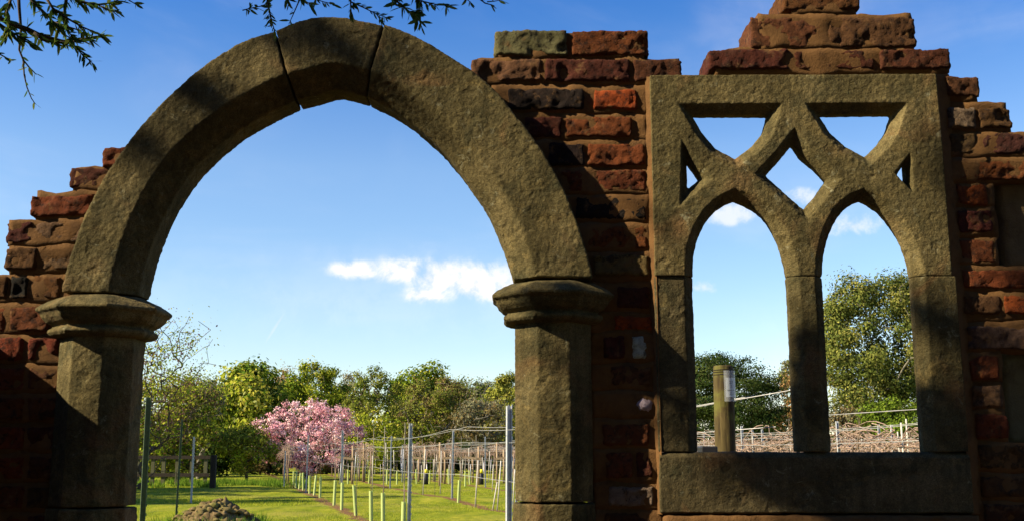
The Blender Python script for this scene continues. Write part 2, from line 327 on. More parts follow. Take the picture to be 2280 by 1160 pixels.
def octo(x0, x1, c, straight, out=0.0):
    """plan of the chamfered pier, grown outwards by out; embedded left/right sides run back into the wall"""
    k = out * math.tan(math.pi / 8); a, b_ = x0 - out, x1 + out; y0 = YA - out; y1 = YA + 2 * c + straight + out; cc = c + out - k
    cc = c + 2 * out - out * (2 - math.sqrt(2)) if False else c + out * (2 - math.sqrt(2))
    return [(a, y0 + cc), (a + cc, y0), (b_ - cc, y0), (b_, y0 + cc), (b_, y1 - cc), (b_ - cc, y1), (a + cc, y1), (a, y1 - cc)]
def loft(rings, name, m, vox=.004, s1=.0042, s2=.004):
    mb = MB(); vs = [Vector(p) for r in rings for p in r]; K = len(rings[0]); fs = []
    for i in range(len(rings) - 1):
        for k in range(K): fs.append((i * K + k, i * K + (k + 1) % K, (i + 1) * K + (k + 1) % K, (i + 1) * K + k))
    fs.append(tuple(range(K))[::-1]); fs.append(tuple(range((len(rings) - 1) * K, len(rings) * K)))
    mb.add(vs, fs); o = fin(mb, name, m); bm = bmesh.new(); bm.from_mesh(o.data); bmesh.ops.recalc_face_normals(bm, faces=bm.faces); bm.to_mesh(o.data); bm.free()
    return weather(o, vox, s1, s2)
def pier(x0, x1, ztop, zjoint, label=None):
    c, st = .06, .09
    def R(z, out=0): return [(x, y, z) for x, y in octo(x0, x1, c, st, out)]
    loft([R(zjoint + .003), R(ztop - .100)], 'pier', M['stone'])
    loft([R(0, .02), R(zjoint - .06, .006), R(zjoint - .003, .004)], 'plinth', M['stone'])
    prof = [(-.004, 0), (.010, -.001), (.030, -.010), (.050, -.022), (.063, -.034), (.062, -.041), (.052, -.048), (.046, -.060), (.034, -.072), (.018, -.080), (.020, -.085), (.030, -.090), (.032, -.098), (.025, -.106), (.012, -.111), (-.01, -.113)]
    loft([R(ztop + dz, o_) for o_, dz in prof][::-1], 'capital', M['stone'], .003, .002, .004)
zl = P(200, 655, YA).z; zr = P(1235, 624, YA).z
c_, st_ = .06, .09
pl0 = P(159, 800, YA).x - c_; pl1 = P(228, 800, YA).x + c_
pr0 = P(1198, 800, YA).x - c_; pr1 = P(1270, 800, YA).x + c_
pier(pl0, pl1, zl, P(200, 1131, YA).z); pier(pr0, pr1, zr, P(1235, 1120, YA).z)
# --- window stones
C2, ST2 = .026, .03
def offs(pts, d):
    """offset a closed polygon (list of (x,z)) outwards of a hole by d"""
    n = len(pts); area = sum(pts[i][0] * pts[(i + 1) % n][1] - pts[(i + 1) % n][0] * pts[i][1] for i in range(n)); sg = 1 if area > 0 else -1; out = []
    for i in range(n):
        a, b_, c = Vector(pts[i - 1]), Vector(pts[i]), Vector(pts[(i + 1) % n])
        e1 = (b_ - a).normalized(); e2 = (c - b_).normalized(); n1 = Vector((e1.y, -e1.x)) * sg; n2 = Vector((e2.y, -e2.x)) * sg
        m_ = (n1 + n2); m_ = m_.normalized() if m_.length > 1e-6 else n1; k = d / max(m_.dot(n1), .42); out.append(tuple(b_ + m_ * k))
    return out
def xz(px, py, Y): p_ = P(px, py, Y); return (p_.x, p_.z)
holes_px = [
    [(1543, 264), (1703, 264), (1693, 299), (1669, 328), (1633, 355), (1592, 333), (1563, 299)],
    [(1823, 263), (1978, 262), (1968, 296), (1949, 323), (1920, 351), (1880, 330), (1846, 299)],
    [(1761, 331), (1779, 357), (1809, 381), (1833, 406), (1809, 439), (1785, 467), (1750, 436), (1705, 396), (1733, 366)],
    [(1529, 369), (1551, 403), (1531, 419)]]
YH = YW + C2 + ST2 * .6
holes = []
for h in holes_px:
    mid = [xz(x, y, YH) for x, y in h]; mid = offs(mid, .004); holes.append((offs(mid, C2), mid))
fr3 = [xz(2029, 338, YW), xz(2036, 432, YW), xz(1992, 386, YW)]; holes.append((fr3, offs(fr3, -.011)))
# lancets: open at the bottom
def lancet(pts): return [xz(x, y, YH) for x, y in pts]
la = lancet(interp([(1540, 612), (1543, 565), (1555, 525), (1575, 490), (1600, 465), (1632, 449)], 10)); lb = lancet(interp([(1632, 449), (1667, 464), (1700, 490), (1725, 530), (1741, 575), (1750, 614)], 10))
ra = lancet(interp([(1826, 614), (1829, 575), (1840, 530), (1859, 490), (1884, 463), (1914, 449)], 10)); rb = lancet(interp([(1914, 449), (1950, 470), (1983, 508), (2005, 545), (2018, 580), (2025, 612)], 10))
zsp = P(1600, 613, YW).z
def lance(a, b_):
    mid = a + b_[1:]; mid[0] = (mid[0][0], zsp); mid[-1] = (mid[-1][0], zsp)
    poly = [(mid[0][0], zsp - .3)] + mid + [(mid[-1][0], zsp - .3)]; fr = offs(poly, C2)[1:-1]; fr[0] = (fr[0][0], zsp); fr[-1] = (fr[-1][0], zsp); return fr, mid
lfr, lmid = lance(la, lb); rfr, rmid = lance(ra, rb)
TL, TR, BR, BL = xz(1447, 168, YW), xz(2086, 165, YW), xz(2121, 608, YW), xz(1459, 613, YW)
BL = (BL[0], zsp); BR = (BR[0], zsp)
outer_f = [BL] + lfr + rfr + [BR, TR, TL]; outer_m = [BL] + lmid + rmid + [BR, TR, TL]
mb = MB(); ys = [YW, YW + C2, YW + C2 + ST2, YW + 2 * C2 + ST2]
loops_f = [outer_f] + [h[0] for h in holes]; loops_m = [outer_m] + [h[1] for h in holes]
flat = [p_ for lp in loops_f for p_ in lp]
tri = geometry.tessellate_polygon([[Vector((p_[0], p_[1], 0)) for p_ in lp] for lp in loops_f])
mb.add([(x, ys[0], z) for x, z in flat] + [(x, ys[3], z) for x, z in flat], [tuple(t_) for t_ in tri] + [tuple(i + len(flat) for i in t_[::-1]) for t_ in tri])
base = len(mb.v); nfl = len(flat); fm = [p_ for lp in loops_m for p_ in lp]
mb.v += [(x, ys[1], z) for x, z in fm] + [(x, ys[2], z) for x, z in fm]; mb.c += [(1, 1, 1)] * (2 * nfl)
o_ = 0
for lp in loops_f:
    n = len(lp)
    for i in range(n):
        a, b_ = o_ + i, o_ + (i + 1) % n
        lay = [a, base + a, base + nfl + a, nfl + a]; lay2 = [b_, base + b_, base + nfl + b_, nfl + b_]
        for k in range(3): mb.f.append((lay[k], lay2[k], lay2[k + 1], lay[k + 1])); mb.m.append(0)
    o_ += n
mb.m = [0] * len(mb.f)
o = fin(mb, 'tracery', M['stone']); bm = bmesh.new(); bm.from_mesh(o.data); bmesh.ops.remove_doubles(bm, verts=bm.verts, dist=1e-6); bmesh.ops.recalc_face_normals(bm, faces=bm.faces); bm.to_mesh(o.data); bm.free()
weather(o, .003, .003, .002)
def post_stone(name, xa, xb, ztop, zbot, cl, cr, m='stone_smooth', y0=YW):
    """vertical window stone with optional chamfers on its left / right edge"""
    D = 2 * C2 + ST2; a, b_ = xa, xb
    pl = []
    if cl: pl += [(a, y0 + D - C2), (a, y0 + C2), (a + C2, y0)]
    else: pl += [(a, y0 + D), (a, y0)]
    if cr: pl += [(b_ - C2, y0), (b_, y0 + C2), (b_, y0 + D - C2), (b_ - C2, y0 + D)]
    else: pl += [(b_, y0), (b_, y0 + D)]
    if cl: pl += [(a + C2, y0 + D)]
    return loft([[(x, y, zbot) for x, y in pl], [(x, y, ztop) for x, y in pl]], name, M[m], .004, .003, .006)
zs = P(1800, 1006, YW).z; g = .0004
post_stone('jamb', P(1462, 800, YW).x, lmid[0][0], zsp - g, zs + g, False, True, y0=YW + .006)
post_stone('mullion', lmid[-1][0], rmid[0][0], zsp - g, zs + g, True, True, 'stone')
post_stone('jamb', rmid[-1][0], P(2150, 900, YW).x, zsp - g, zs + g, True, False, 'stone')
sx0, sx1 = P(1470, 1080, YW).x, P(2165, 1080, YW).x
zsb = P(1800, 1143, YW).z
D = 2 * C2 + ST2
loft([[(sx0, YW, zsb), (sx1, YW, zsb), (sx1, YW + D + .06, zsb), (sx0, YW + D + .06, zsb)], [(sx0, YW, zs - .012), (sx1, YW, zs - .012), (sx1, YW + D + .06, zs - .012), (sx0, YW + D + .06, zs - .012)],
      [(sx0, YW + .012, zs), (sx1, YW + .012, zs), (sx1, YW + D + .05, zs), (sx0, YW + D + .05, zs)]], 'sill', M['stone_smooth'], .005, .003, .006)
# --- brickwork
mb = MB()
RED = (.13, .038, .015); DRED = (.066, .024, .014); BLK = (.016, .012, .010); TAN = (.13, .08, .035); GREY = (.12, .105, .065); ORG = (.22, .052, .012); WHT = (.42, .40, .34); BRN = (.085, .04, .018); MORT = (.125, .066, .025)
def nv(p_, s_): return noise.noise(Vector(p_) * s_)
def lump(x0, x1, z0, z1, yf, yb, col, mi=0, r=.012, amp=.006, cell=.007):
    """a worn brick: rounded, dented box; also used for mortar beds (r = 0)"""
    nx, nz_, ny = (max(2, int((x1 - x0) / cell)), max(2, int((z1 - z0) / cell)), max(2, int((yb - yf) / (cell * 3))))
    idx = {}; vs = []; fs = []; C = Vector(((x0 + x1) / 2, (yf + yb) / 2, (z0 + z1) / 2)); H = Vector(((x1 - x0) / 2, (yb - yf) / 2, (z1 - z0) / 2)); sd = random.uniform(0, 50)
    def V(i, j, k):
        key = (i, j, k)
        if key in idx: return idx[key]
        q = Vector(((i / nx * 2 - 1) * H.x, (j / ny * 2 - 1) * H.y, (k / nz_ * 2 - 1) * H.z))
        if r > 0:
            rr = r * (1 + .8 * noise.noise(Vector((q.x * 18 + sd, q.z * 18, q.y * 18))))
            inner = Vector([max(-(H[a] - rr), min(H[a] - rr, q[a])) for a in range(3)]); d = q - inner
            if d.length > rr > 0: q = inner + d.normalized() * rr
            w = C + q; n0 = noise.noise_vector(w * 20 + Vector((sd, 0, 0))); n1 = noise.noise_vector(w * 60); n2 = noise.noise_vector(w * 130)
            q = q + n0 * amp * .6 + n1 * (amp * .5) + n2 * (amp * .55); q.y += max(0, noise.noise(w * 24 + Vector((0, sd, 0))) - .22) * .022 * (1 if j < ny / 2 else 0)
        else:
            w = C + q; n0 = noise.noise_vector(w * 14); n1 = noise.noise_vector(w * 55); q = q + n0 * amp * 1.3 + n1 * amp * .4
        idx[key] = len(vs); vs.append(C + q); return idx[key]
    for i in range(nx):
        for k in range(nz_): fs.append((V(i, 0, k), V(i + 1, 0, k), V(i + 1, 0, k + 1), V(i, 0, k + 1))); fs.append((V(i, ny, k), V(i, ny, k + 1), V(i + 1, ny, k + 1), V(i + 1, ny, k)))
    for j in range(ny):
        for k in range(nz_): fs.append((V(0, j, k), V(0, j, k + 1), V(0, j + 1, k + 1), V(0, j + 1, k))); fs.append((V(nx, j, k), V(nx, j + 1, k), V(nx, j + 1, k + 1), V(nx, j, k + 1)))
    for i in range(nx):
        for j in range(ny): fs.append((V(i, j, 0), V(i, j + 1, 0), V(i + 1, j + 1, 0), V(i + 1, j, 0))); fs.append((V(i, j, nz_), V(i + 1, j, nz_), V(i + 1, j + 1, nz_), V(i, j + 1, nz_)))
    mb.add(vs, fs, mi, col)
YBK = 3.10; YM = YB + .0015
rows = [  # (y top, y bottom, mortar x0, mortar x1, [bricks])
 ('mid', [(70, 125, 1106, 1438, [(1100, 1262, GREY), (1274, 1445, RED)]),
  (133, 182, 1062, 1512, [(1048, 1206, TAN), (1214, 1402, DRED), (1410, 1518, DRED)]),
  (199, 245, 1095, 1446, [(1130, 1302, BLK), (1322, 1418, ORG)]),
  (261, 307, 1130, 1444, [(1168, 1250, DRED), (1260, 1406, RED)]),
  (321, 370, 1165, 1444, [(1222, 1302, BLK), (1308, 1436, RED)]),
  (379, 427, 1200, 1446, [(1250, 1440, RED)]),
  (439, 490, 1230, 1448, [(1282, 1438, BLK)]),
  (505, 554, 1250, 1452, [(1306, 1440, RED)]),
  (567, 614, 1260, 1456, [(1322, 1445, TAN)]),
  (638, 687, 1300, 1460, [(1372, 1446, DRED)]),
  (702, 735, 1310, 1462, [(1368, 1452, ORG)]),
  (749, 798, 1312, 1464, [(1342, 1391, DRED), (1409, 1439, WHT)]),
  (814, 858, 1314, 1466, [(1358, 1449, BRN)]),
  (879, 924, 1316, 1468, [(1355, 1391, WHT), (1409, 1456, (.5, .46, .44))]),
  (943, 992, 1318, 1470, [(1340, 1446, RED)]),
  (1006, 1063, 1320, 1472, [(1348, 1408, RED), (1417, 1452, DRED)]),
  (1083, 1127, 1320, 1474, [(1354, 1456, (.2, .12, .09))]),
  (1142, 1195, 1320, 1476, [(1345, 1450, DRED)])]),
 ('top', [(-28, 23, 1765, 1905, [(1742, 1913, (.11, .042, .018))]),
  (40, 107, 1690, 2030, [(1672, 1832, (.11, .045, .018)), (1845, 2038, BRN)]),
  (111, 155, 1592, 2112, [(1578, 1756, DRED), (1769, 1946, DRED), (1959, 2116, DRED)])]),
 ('right', [(172, 216, 2092, 2172, [(2104, 2179, BRN)]),
  (241, 287, 2094, 2245, [(2110, 2172, GREY), (2178, 2252, BRN)]),
  (298, 345, 2098, 2460, [(2115, 2176, BRN), (2184, 2290, DRED), (2302, 2440, RED)]),
  (357, 401, 2102, 2460, [(2136, 2292, RED), (2304, 2450, DRED)]),
  (411, 457, 2106, 2215, [(2131, 2199, ORG)]),
  (469, 518, 2110, 2218, [(2131, 2211, DRED)]),
  (534, 587, 2115, 2222, [(2138, 2214, RED)]),
  (600, 643, 2120, 2480, [(2141, 2292, RED), (2304, 2450, DRED)]),
  (657, 700, 2125, 2480, [(2146, 2228, BRN), (2234, 2330, ORG), (2340, 2460, BRN)]),
  (726, 778, 2130, 2480, [(2154, 2345, (.09, .05, .04)), (2355, 2480, DRED)]),
  (793, 846, 2135, 2232, [(2160, 2224, RED)]),
  (857, 907, 2140, 2236, [(2166, 2230, TAN)]),
  (921, 976, 2145, 2240, [(2172, 2245, RED)]),
  (989, 1046, 2150, 2500, [(2180, 2300, BRN), (2310, 2480, RED)]),
  (1060, 1106, 2155, 2500, [(2186, 2330, BRN), (2340, 2480, DRED)]),
  (1120, 1170, 2160, 2500, [(2190, 2340, DRED), (2350, 2490, RED)])]),
 ('left', [(327, 371, 240, 320, [(230, 310, RED)]),
  (374, 419, 165, 300, [(155, 262, DRED)]),
  (436, 482, 80, 240, [(70, 222, RED)]),
  (494, 541, 22, 225, [(13, 73, DRED), (77, 212, TAN)]),
  (552, 601, 22, 205, [(12, 82, BRN), (96, 160, TAN)]),
  (614, 664, -160, 190, [(-180, -60, DRED), (-50, 16, BRN), (24, 64, BLK), (72, 135, BRN)]),
  (684, 738, -260, 150, [(-260, -110, RED), (-98, 12, RED), (22, 110, RED)])])]
for y0 in range(752, 1190, 66):
    rows[3][1].append((y0, y0 + 50, -400, 150, [(-400, -210, RED), (-198, -70, DRED), (-58 + (y0 % 132) * .5, 52, RED), (62, 130, random.choice([BRN, RED, DRED]))]))
for nm, rr in rows:
    for i, (yt, yb, mx0, mx1, bs) in enumerate(rr):
        zt = P(1140, yt, YB).z; zb_ = P(1140, yb, YB).z
        for (a, b_, cl) in bs:
            jx = random.uniform(-.007, .001); cl = tuple(min(.7, q * random.uniform(.85, 1.2)) for q in cl)
            rd = .0065 if cl[0] < .45 else .02
            lump(P(a, (yt + yb) / 2, YB).x, P(b_, (yt + yb) / 2, YB).x, zb_, zt, YB - .002 + jx, YBK + jx, cl, 0, rd, .0062 if cl[0] < .45 else .008)
        last = i == len(rr) - 1
        m0 = zt - .007 if i == 0 else mz                         # top of this row's bed
        mz = P(1140, (yb + rr[i + 1][0]) / 2, YM).z if not last else (P(1140, 166.5, YM).z if nm == 'top' else zb_ - (0 if nm != 'left' and nm != 'mid' and nm != 'right' else .02))
        if nm == 'top' and not last: mz = P(1140, (yb + rr[i + 1][0]) / 2, YM).z
        lump(P(mx0, (yt + yb) / 2, YM).x, P(mx1, (yt + yb) / 2, YM).x, mz, m0, YM, YBK - .016, MORT, 1, 0, .008, .014)
        if last: lastz = mz
# mortar skin joining the window to the brick on its left and right, flat patches of slab stone at the far right
for (a, b_, yt, yb, yy, cl, mi) in [(2222, 2436, 404, 600, YB + .035, (.17, .12, .06), 1), (2228, 2446, 786, 986, YB + .035, (.15, .13, .07), 1)]:
    lump(P(a, yt, yy).x, P(b_, yt, yy).x, P(1140, yb, yy).z, P(1140, yt, yy).z, yy, YBK - .02, cl, mi, 0, .004, .02)
# plain lower wall down to the ground (out of frame) and an unseen low return wall on the left, assumed from the shadow it casts
zlow = P(1140, 1200, YB).z
lump(pr1 - .05, P(2480, 1100, YM).x, 0, min(zlow, zsb - .06), YM + .006, YBK - .012, BRN, 0, 0, .006, .05)
lump(P(-400, 1100, YM).x, pl0 + .05, 0, zlow - .02, YM + .006, YBK - .012, BRN, 0, 0, .006, .05)
RZ = P(20, 690, YB).z + .0; RX = -1.52
for i in range(int(RZ / .078)):
    z0 = RZ - (i + 1) * .078; st = (i % 2) * .11
    y = YB - .02 - st
    while y > YB - 1.3 - random.uniform(0, .1):
        lump(RX - .2, RX + random.uniform(-.004, .004), z0 + .006, z0 + .07, y - .205, y, random.choice([RED, DRED, BRN]), 0, .009, .005, .03); y -= .22
lump(RX - .19, RX - .014, 0, RZ - .012, YB - 1.28, YB, MORT, 1, 0, .003, .04)
# ledge under the sill
lump(P(1475, 1150, YB).x, P(2170, 1150, YB).x, zsb - .05, zsb - .003, YW - .012, YBK, MORT, 1, .008, .004, .012)
# mortar bevels along the stones
def bead(pts, r_):
    mb.tube(pts, r_, 8, 1, MORT)
def fillet(xa, xb, ys_, ya_, yb_):
    # sloping mortar between the brick face (side a) and the stone (side b)
    vs = []; m_ = 7
    for y in ys_:
        for k in range(m_):
            t_ = k / (m_ - 1); p_ = P(xa(y) * (1 - t_) + xb(y) * t_, y, ya_ * (1 - t_) + yb_ * t_); w = noise.noise(p_ * 30) * .004 + noise.noise(p_ * 80) * .0015
            vs.append((p_.x + (noise.noise(Vector((0, y * .05, 1))) * .006 if k == 0 else 0), p_.y + w * (0.3 if k == m_ - 1 else 1), p_.z))
    mb.add(vs, [(i * m_ + k, (i + 1) * m_ + k, (i + 1) * m_ + k + 1, i * m_ + k + 1) for i in range(len(ys_) - 1) for k in range(m_ - 1)], 1, MORT)
fillet(lambda y: 1433 + (y - 170) * .03, lambda y: 1450 + (y - 170) * .027, list(range(172, 1146, 6)), YB + .004, YW + .004)
fillet(lambda y: 2112 + (y - 165) * .078, lambda y: 2084 + (y - 165) * .0805, list(range(166, 1146, 6)), YB + .004, YW + .006)
brick = fin(mb, 'brickwork', [M['brick'], M['mortar']], colors=True)
# ------------------------------------------------------------------ GROUND
def ground_z(x, y): return .0
xs = np.r_[np.linspace(-900, -60, 8), np.linspace(-55, 55, 90), np.linspace(60, 900, 8)]; ysv = np.r_[np.linspace(-400, -10, 6), np.linspace(-5, 80, 130), np.linspace(90, 1500, 9)]
X, Y = np.meshgrid(xs, ysv); Z = np.zeros_like(X)
for i in range(X.shape[0]):
    for j in range(X.shape[1]):
        x, y = X[i, j], Y[i, j]
        if abs(x) < 56 and 6 < y < 80: Z[i, j] = noise.noise(Vector((x * .25, y * .25, 0))) * .07 + noise.noise(Vector((x * 1.3, y * 1.3, 3))) * .02
V = np.stack([X, Y, Z], -1).reshape(-1, 3); nxg = len(xs); I = (np.arange(len(ysv) - 1)[:, None] * nxg + np.arange(nxg - 1)[None]).ravel()
g_ = np_obj('ground', V, np.stack([I, I + 1, I + nxg + 1, I + nxg], 1), None, M['lawn']); tag(g_, kind='structure'); g_.data.polygons.foreach_set('use_smooth', [True] * len(g_.data.polygons))
def blades(name, xy, h, w, cols, label, cat):
    n = len(xy); a = rng.uniform(0, math.tau, n); hh = h * rng.uniform(.5, 1.3, n); lean = rng.normal(0, .35, (n, 2)) * hh[:, None]
    p0 = np.stack([xy[:, 0] - np.cos(a) * w, xy[:, 1] - np.sin(a) * w, np.full(n, -.04)], 1); p1 = np.stack([xy[:, 0] + np.cos(a) * w, xy[:, 1] + np.sin(a) * w, np.full(n, -.04)], 1)
    p2 = np.stack([xy[:, 0] + lean[:, 0], xy[:, 1] + lean[:, 1], hh], 1)
    V = np.stack([p0, p1, p2], 1).reshape(-1, 3); c = np.array(cols)[rng.integers(0, len(cols), n)] * rng.uniform(.7, 1.25, (n, 1))
    o = np_obj(name, V, np.arange(n * 3).reshape(-1, 3), np.repeat(c, 3, 0), M['leaf'], None, 3); tag(o, label, cat, kind='stuff'); return o
n = 90000; yy = 15 + 32 * rng.random(n) ** 1.1; xx = (rng.uniform(290, 1170, n) - 1140) / F * yy
u_ = xx + RA * yy; fr_ = np.abs(((u_ - (2.66 - 3.55 / 2 - 35.5)) / 3.55 % 1) * 3.55 - 3.55 / 2); keep = (fr_ > .3) | (u_ < .9) | (rng.random(n) < .25)
xy = np.stack([xx, yy], 1)[keep]
blades('lawn_blades', xy, .032, .007, [(.24, .30, .02), (.32, .36, .03), (.17, .23, .015), (.38, .38, .05)], 'short sunlit mown grass covering the lawn seen through the arch', 'grass')
n = 16000; ty = rng.uniform(42, 50, n); tx = (rng.uniform(300, 700, n) - 1140) / F * ty; dn = np.array([noise.noise(Vector((a * .9, b_ * .9, 9))) for a, b_ in zip(tx, ty)]); k_ = dn > .12
tx = np.r_[tx, (rng.uniform(395, 590, 1500) - 1140) / F * 18.9]; ty = np.r_[ty, rng.uniform(17.9, 19.9, 1500)]; k_ = np.r_[k_, rng.random(1500) < .8]
blades('long_grass', np.stack([tx, ty], 1)[k_], .22, .02, [(.12, .22, .02), (.07, .13, .015), (.18, .27, .03)], 'long bright green tufts of grass along the foot of the wooden fence and round the soil heap', 'grass')
# ------------------------------------------------------------------ TREES
def leafset(C, R, n, size, cols, flat=1.0, shell=.55, aspect=.55, colvar=.3):
    """n leaf quads round clump centres C (k,3) with radii R; returns V, F, colours"""
    k = len(C); idx = rng.choice(k, n, p=R**2 / (R**2).sum()); d = rng.normal(size=(n, 3)); d /= np.linalg.norm(d, axis=1)[:, None]
    r = (shell + (1 - shell) * rng.random(n)) * (1 + .25 * rng.normal(size=n)).clip(.3, 1.5); off = d * (R[idx] * r)[:, None]; off[:, 2] *= flat; p = C[idx] + off
    ctr = C.mean(0); ow = p - ctr; ow /= np.linalg.norm(ow, axis=1)[:, None] + 1e-6; nrm_ = d * .7 + ow * .5 + rng.normal(size=(n, 3)) * .42; nrm_ /= np.linalg.norm(nrm_, axis=1)[:, None]
    t1 = np.cross(nrm_, rng.normal(size=(n, 3))); t1 /= np.linalg.norm(t1, axis=1)[:, None]; t2 = np.cross(nrm_, t1)
    s = size * rng.uniform(.6, 1.35, n)[:, None]
    V = np.stack([p - t1 * s, p - t2 * s * aspect, p + t1 * s, p + t2 * s * aspect], 1).reshape(-1, 3)
    cc = np.array(cols); clc = rng.integers(0, len(cc), k); pick = np.where(rng.random(n) < .5, clc[idx], rng.integers(0, len(cc), n))
    c = cc[pick] * (1 + colvar * rng.normal(size=(n, 1))).clip(.4, 1.8)
    return V, np.arange(4 * n).reshape(-1, 4), np.repeat(c, 4, 0)
def skeleton(base, pts, r_tip, r_base, power=2.3, bend=.25):
    """grow limbs from base to the attractor pts (numpy); returns nodes, parents, radii"""
    nodes = [np.array(base, float)]; par = [-1]
    top = pts.mean(0).copy(); zt = pts[:, 2].min() * .75 + base[2] * .25
    for t_ in np.linspace(.25, 1, 4): q = np.array(base) * (1 - t_) + np.array([base[0] * .8 + top[0] * .2, base[1] * .8 + top[1] * .2, max(zt, base[2] + .3)]) * t_; q[:2] += rng.normal(size=2) * .02 * np.linalg.norm(top - base); nodes.append(q); par.append(len(nodes) - 2)
    hub = nodes[-1].copy(); order = np.argsort(np.linalg.norm(pts - hub, axis=1))
    for i in order:
        p = pts[i]; A = np.array(nodes[2:]); d = np.linalg.norm(A - p, axis=1); pen = np.maximum(0, A[:, 2] - p[2]) * .8; dh = np.linalg.norm(A - hub, axis=1)
        j = int(np.argmin(d + pen + dh * .35)) + 2; a = nodes[j]
        ns = max(1, int(d[j - 2] / (.09 * np.linalg.norm(top - base) + 1e-6))); prev = j
        for s_ in range(1, ns + 1):
            t_ = s_ / ns; q = a * (1 - t_) + p * t_; q[2] += math.sin(t_ * math.pi) * bend * .15 * d[j - 2]; q = q + rng.normal(size=3) * .03 * d[j - 2] * (t_ < 1)
            nodes.append(q); par.append(prev); prev = len(nodes) - 1
    w = np.zeros(len(nodes)); ch = np.zeros(len(nodes))
    for p_ in par:
        if p_ >= 0: ch[p_] += 1
    w[ch == 0] = r_tip ** power
    for i in range(len(nodes) - 1, 0, -1): w[par[i]] += w[i]
    r = w ** (1 / power); r = r * (r_base / r[0]) if r[0] > r_base else r
    return nodes, par, np.maximum(r, r_tip)
def limbs_mesh(mb, nodes, par, r, n=5, mi=0):
    for i in range(1, len(nodes)):
        a, b_ = nodes[par[i]], nodes[i]
        if np.linalg.norm(a - b_) < 1e-4: continue
        mb.tube([a, b_], [min(r[par[i]], r[i] * 1.5), r[i]], n if r[i] > .04 else 4, mi, None, False)
def tree(px, ptop, wpx, d, cols, label, cat='tree', name='tree', n=4500, size=.13, clumps=26, crad=.2, pbot=1000, shell=.5, flat=.8, twigs=120, r_tip=.012, bark='bark', lean=0, shape='round', depth=None, group=None, trans=None, colvar=.3, zflat=None, trunkr=None, leafmat=None, crownname='crown', aspect=.55):
    n = int(n * 1.35); size *= .86; colvar *= .6
    if 64 < d < 110 and 400 < px < 1180: wpx *= 1.2; n = int(n * 1.25)
    x = (px - 1140) / F * d; top = P(px, ptop, d).z; bot = max(.15, P(px, pbot, d).z); w = wpx / F * d; H = top - bot; cx, cz = x, (top + bot) / 2
    root = empty(name, (x, d, 0)); tag(root, label, cat, group)
    R0 = min(w, H) * crad * .5 + .001; k = clumps; q = rng.normal(size=(k, 3)); q /= np.linalg.norm(q, axis=1)[:, None]; rr_ = rng.random(k) ** .24 * .92
    if shape == 'flat':
        lv = rng.integers(0, 5, k); z = np.array([.05, .3, .55, .78, .95])[lv]; rad = np.array([.7, .95, 1, .9, .6])[lv]; a = rng.uniform(0, math.tau, k); r2 = np.sqrt(rng.random(k)) * rad
        C = np.stack([np.cos(a) * r2 * (w / 2 - R0), np.sin(a) * r2 * (w / 2 - R0) * .8, (z - .5) * (H - R0)], 1)
    else:
        C = q * rr_[:, None] * np.array([w / 2 - R0, (depth or w) / 2 - R0 * .5, H / 2 - R0 * flat])
        if shape == 'dome': C[:, 2] = np.abs(C[:, 2]) * 1.9 - (H / 2 - R0)
        if shape == 'fan':
            f_ = (C[:, 2] / (H / 2) + 1) / 2; C[:, 0] *= .45 + .75 * f_; C[:, 1] *= .45 + .75 * f_
    C += np.array([cx + lean, d, cz]); R = R0 * rng.uniform(.6, 1.35, k)
    V, Fq, cc = leafset(C, R, n, size, cols, flat, shell, aspect, colvar)
    lo, hi = np.percentile(V, [1.2, 98.8], axis=0); sxx = w / (hi[0] - lo[0]); szz = (top - bot) / (hi[2] - lo[2]); off0 = np.array([x + lean - sxx * (lo[0] + hi[0]) / 2, 0, top - szz * hi[2]])
    sc_ = np.array([sxx, 1, szz]); mid_ = V.reshape(-1, 4, 3).mean(1); V = (V.reshape(-1, 4, 3) - mid_[:, None] + (mid_ * sc_ + off0)[:, None]).reshape(-1, 3); C = C * sc_ + off0; R = R * (sxx + szz) / 2
    V[:, 2] = np.maximum(V[:, 2], .03)
    cr = np_obj(crownname, V - np.array([x, d, 0]), Fq, cc, leafmat or M['leaf'], root)
    A = C.copy()
    if twigs > k:
        idx = rng.integers(0, k, twigs - k); A = np.vstack([C, C[idx] + rng.normal(size=(twigs - k, 3)) * (R[idx] * .42)[:, None]])
    A[:, 2] = np.minimum(A[:, 2], top - .02 * (top - bot))
    nodes, par, r = skeleton(np.array([x, d, 0.]), A, r_tip, trunkr or (.035 * top + .03), bend=.5)
    mb = MB(); limbs_mesh(mb, [q_ - np.array([x, d, 0]) for q_ in nodes], par, r, 6); mb.build('trunk', M[bark], root, True)
    return root
G1 = [(0.244, 0.293, 0.024), (0.349, 0.373, 0.036), (0.157, 0.213, 0.018), (0.436, 0.4, 0.06)]
G2 = [(0.119, 0.18, 0.019), (0.17, 0.235, 0.026), (0.085, 0.133, 0.015)]
G3 = [(0.204, 0.235, 0.038), (0.289, 0.298, 0.051), (0.136, 0.157, 0.026)]
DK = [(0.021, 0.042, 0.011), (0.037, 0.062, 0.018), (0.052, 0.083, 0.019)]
OR = [(0.459, 0.287, 0.115), (0.383, 0.222, 0.09), (0.306, 0.261, 0.09)]
BR_ = [(0.188, 0.126, 0.054), (0.145, 0.111, 0.041), (0.231, 0.177, 0.068)]
YG = [(0.347, 0.404, 0.034), (0.246, 0.334, 0.022), (0.433, 0.432, 0.056)]
GR = [(0.218, 0.209, 0.115), (0.163, 0.167, 0.09), (0.272, 0.251, 0.141)]
PK = [(.80, .40, .47), (.88, .66, .66), (.62, .33, .36), (.88, .64, .66), (.45, .24, .24)]
tree(338, 700, 250, 40, YG + [(.20, .10, .09)], 'sparse twiggy tree just coming into leaf beside the left stone pier', n=4200, size=.055, clumps=60, crad=.3, pbot=1000, shell=.1, twigs=620, r_tip=.009, shape='fan', bark='bark', trunkr=.16)
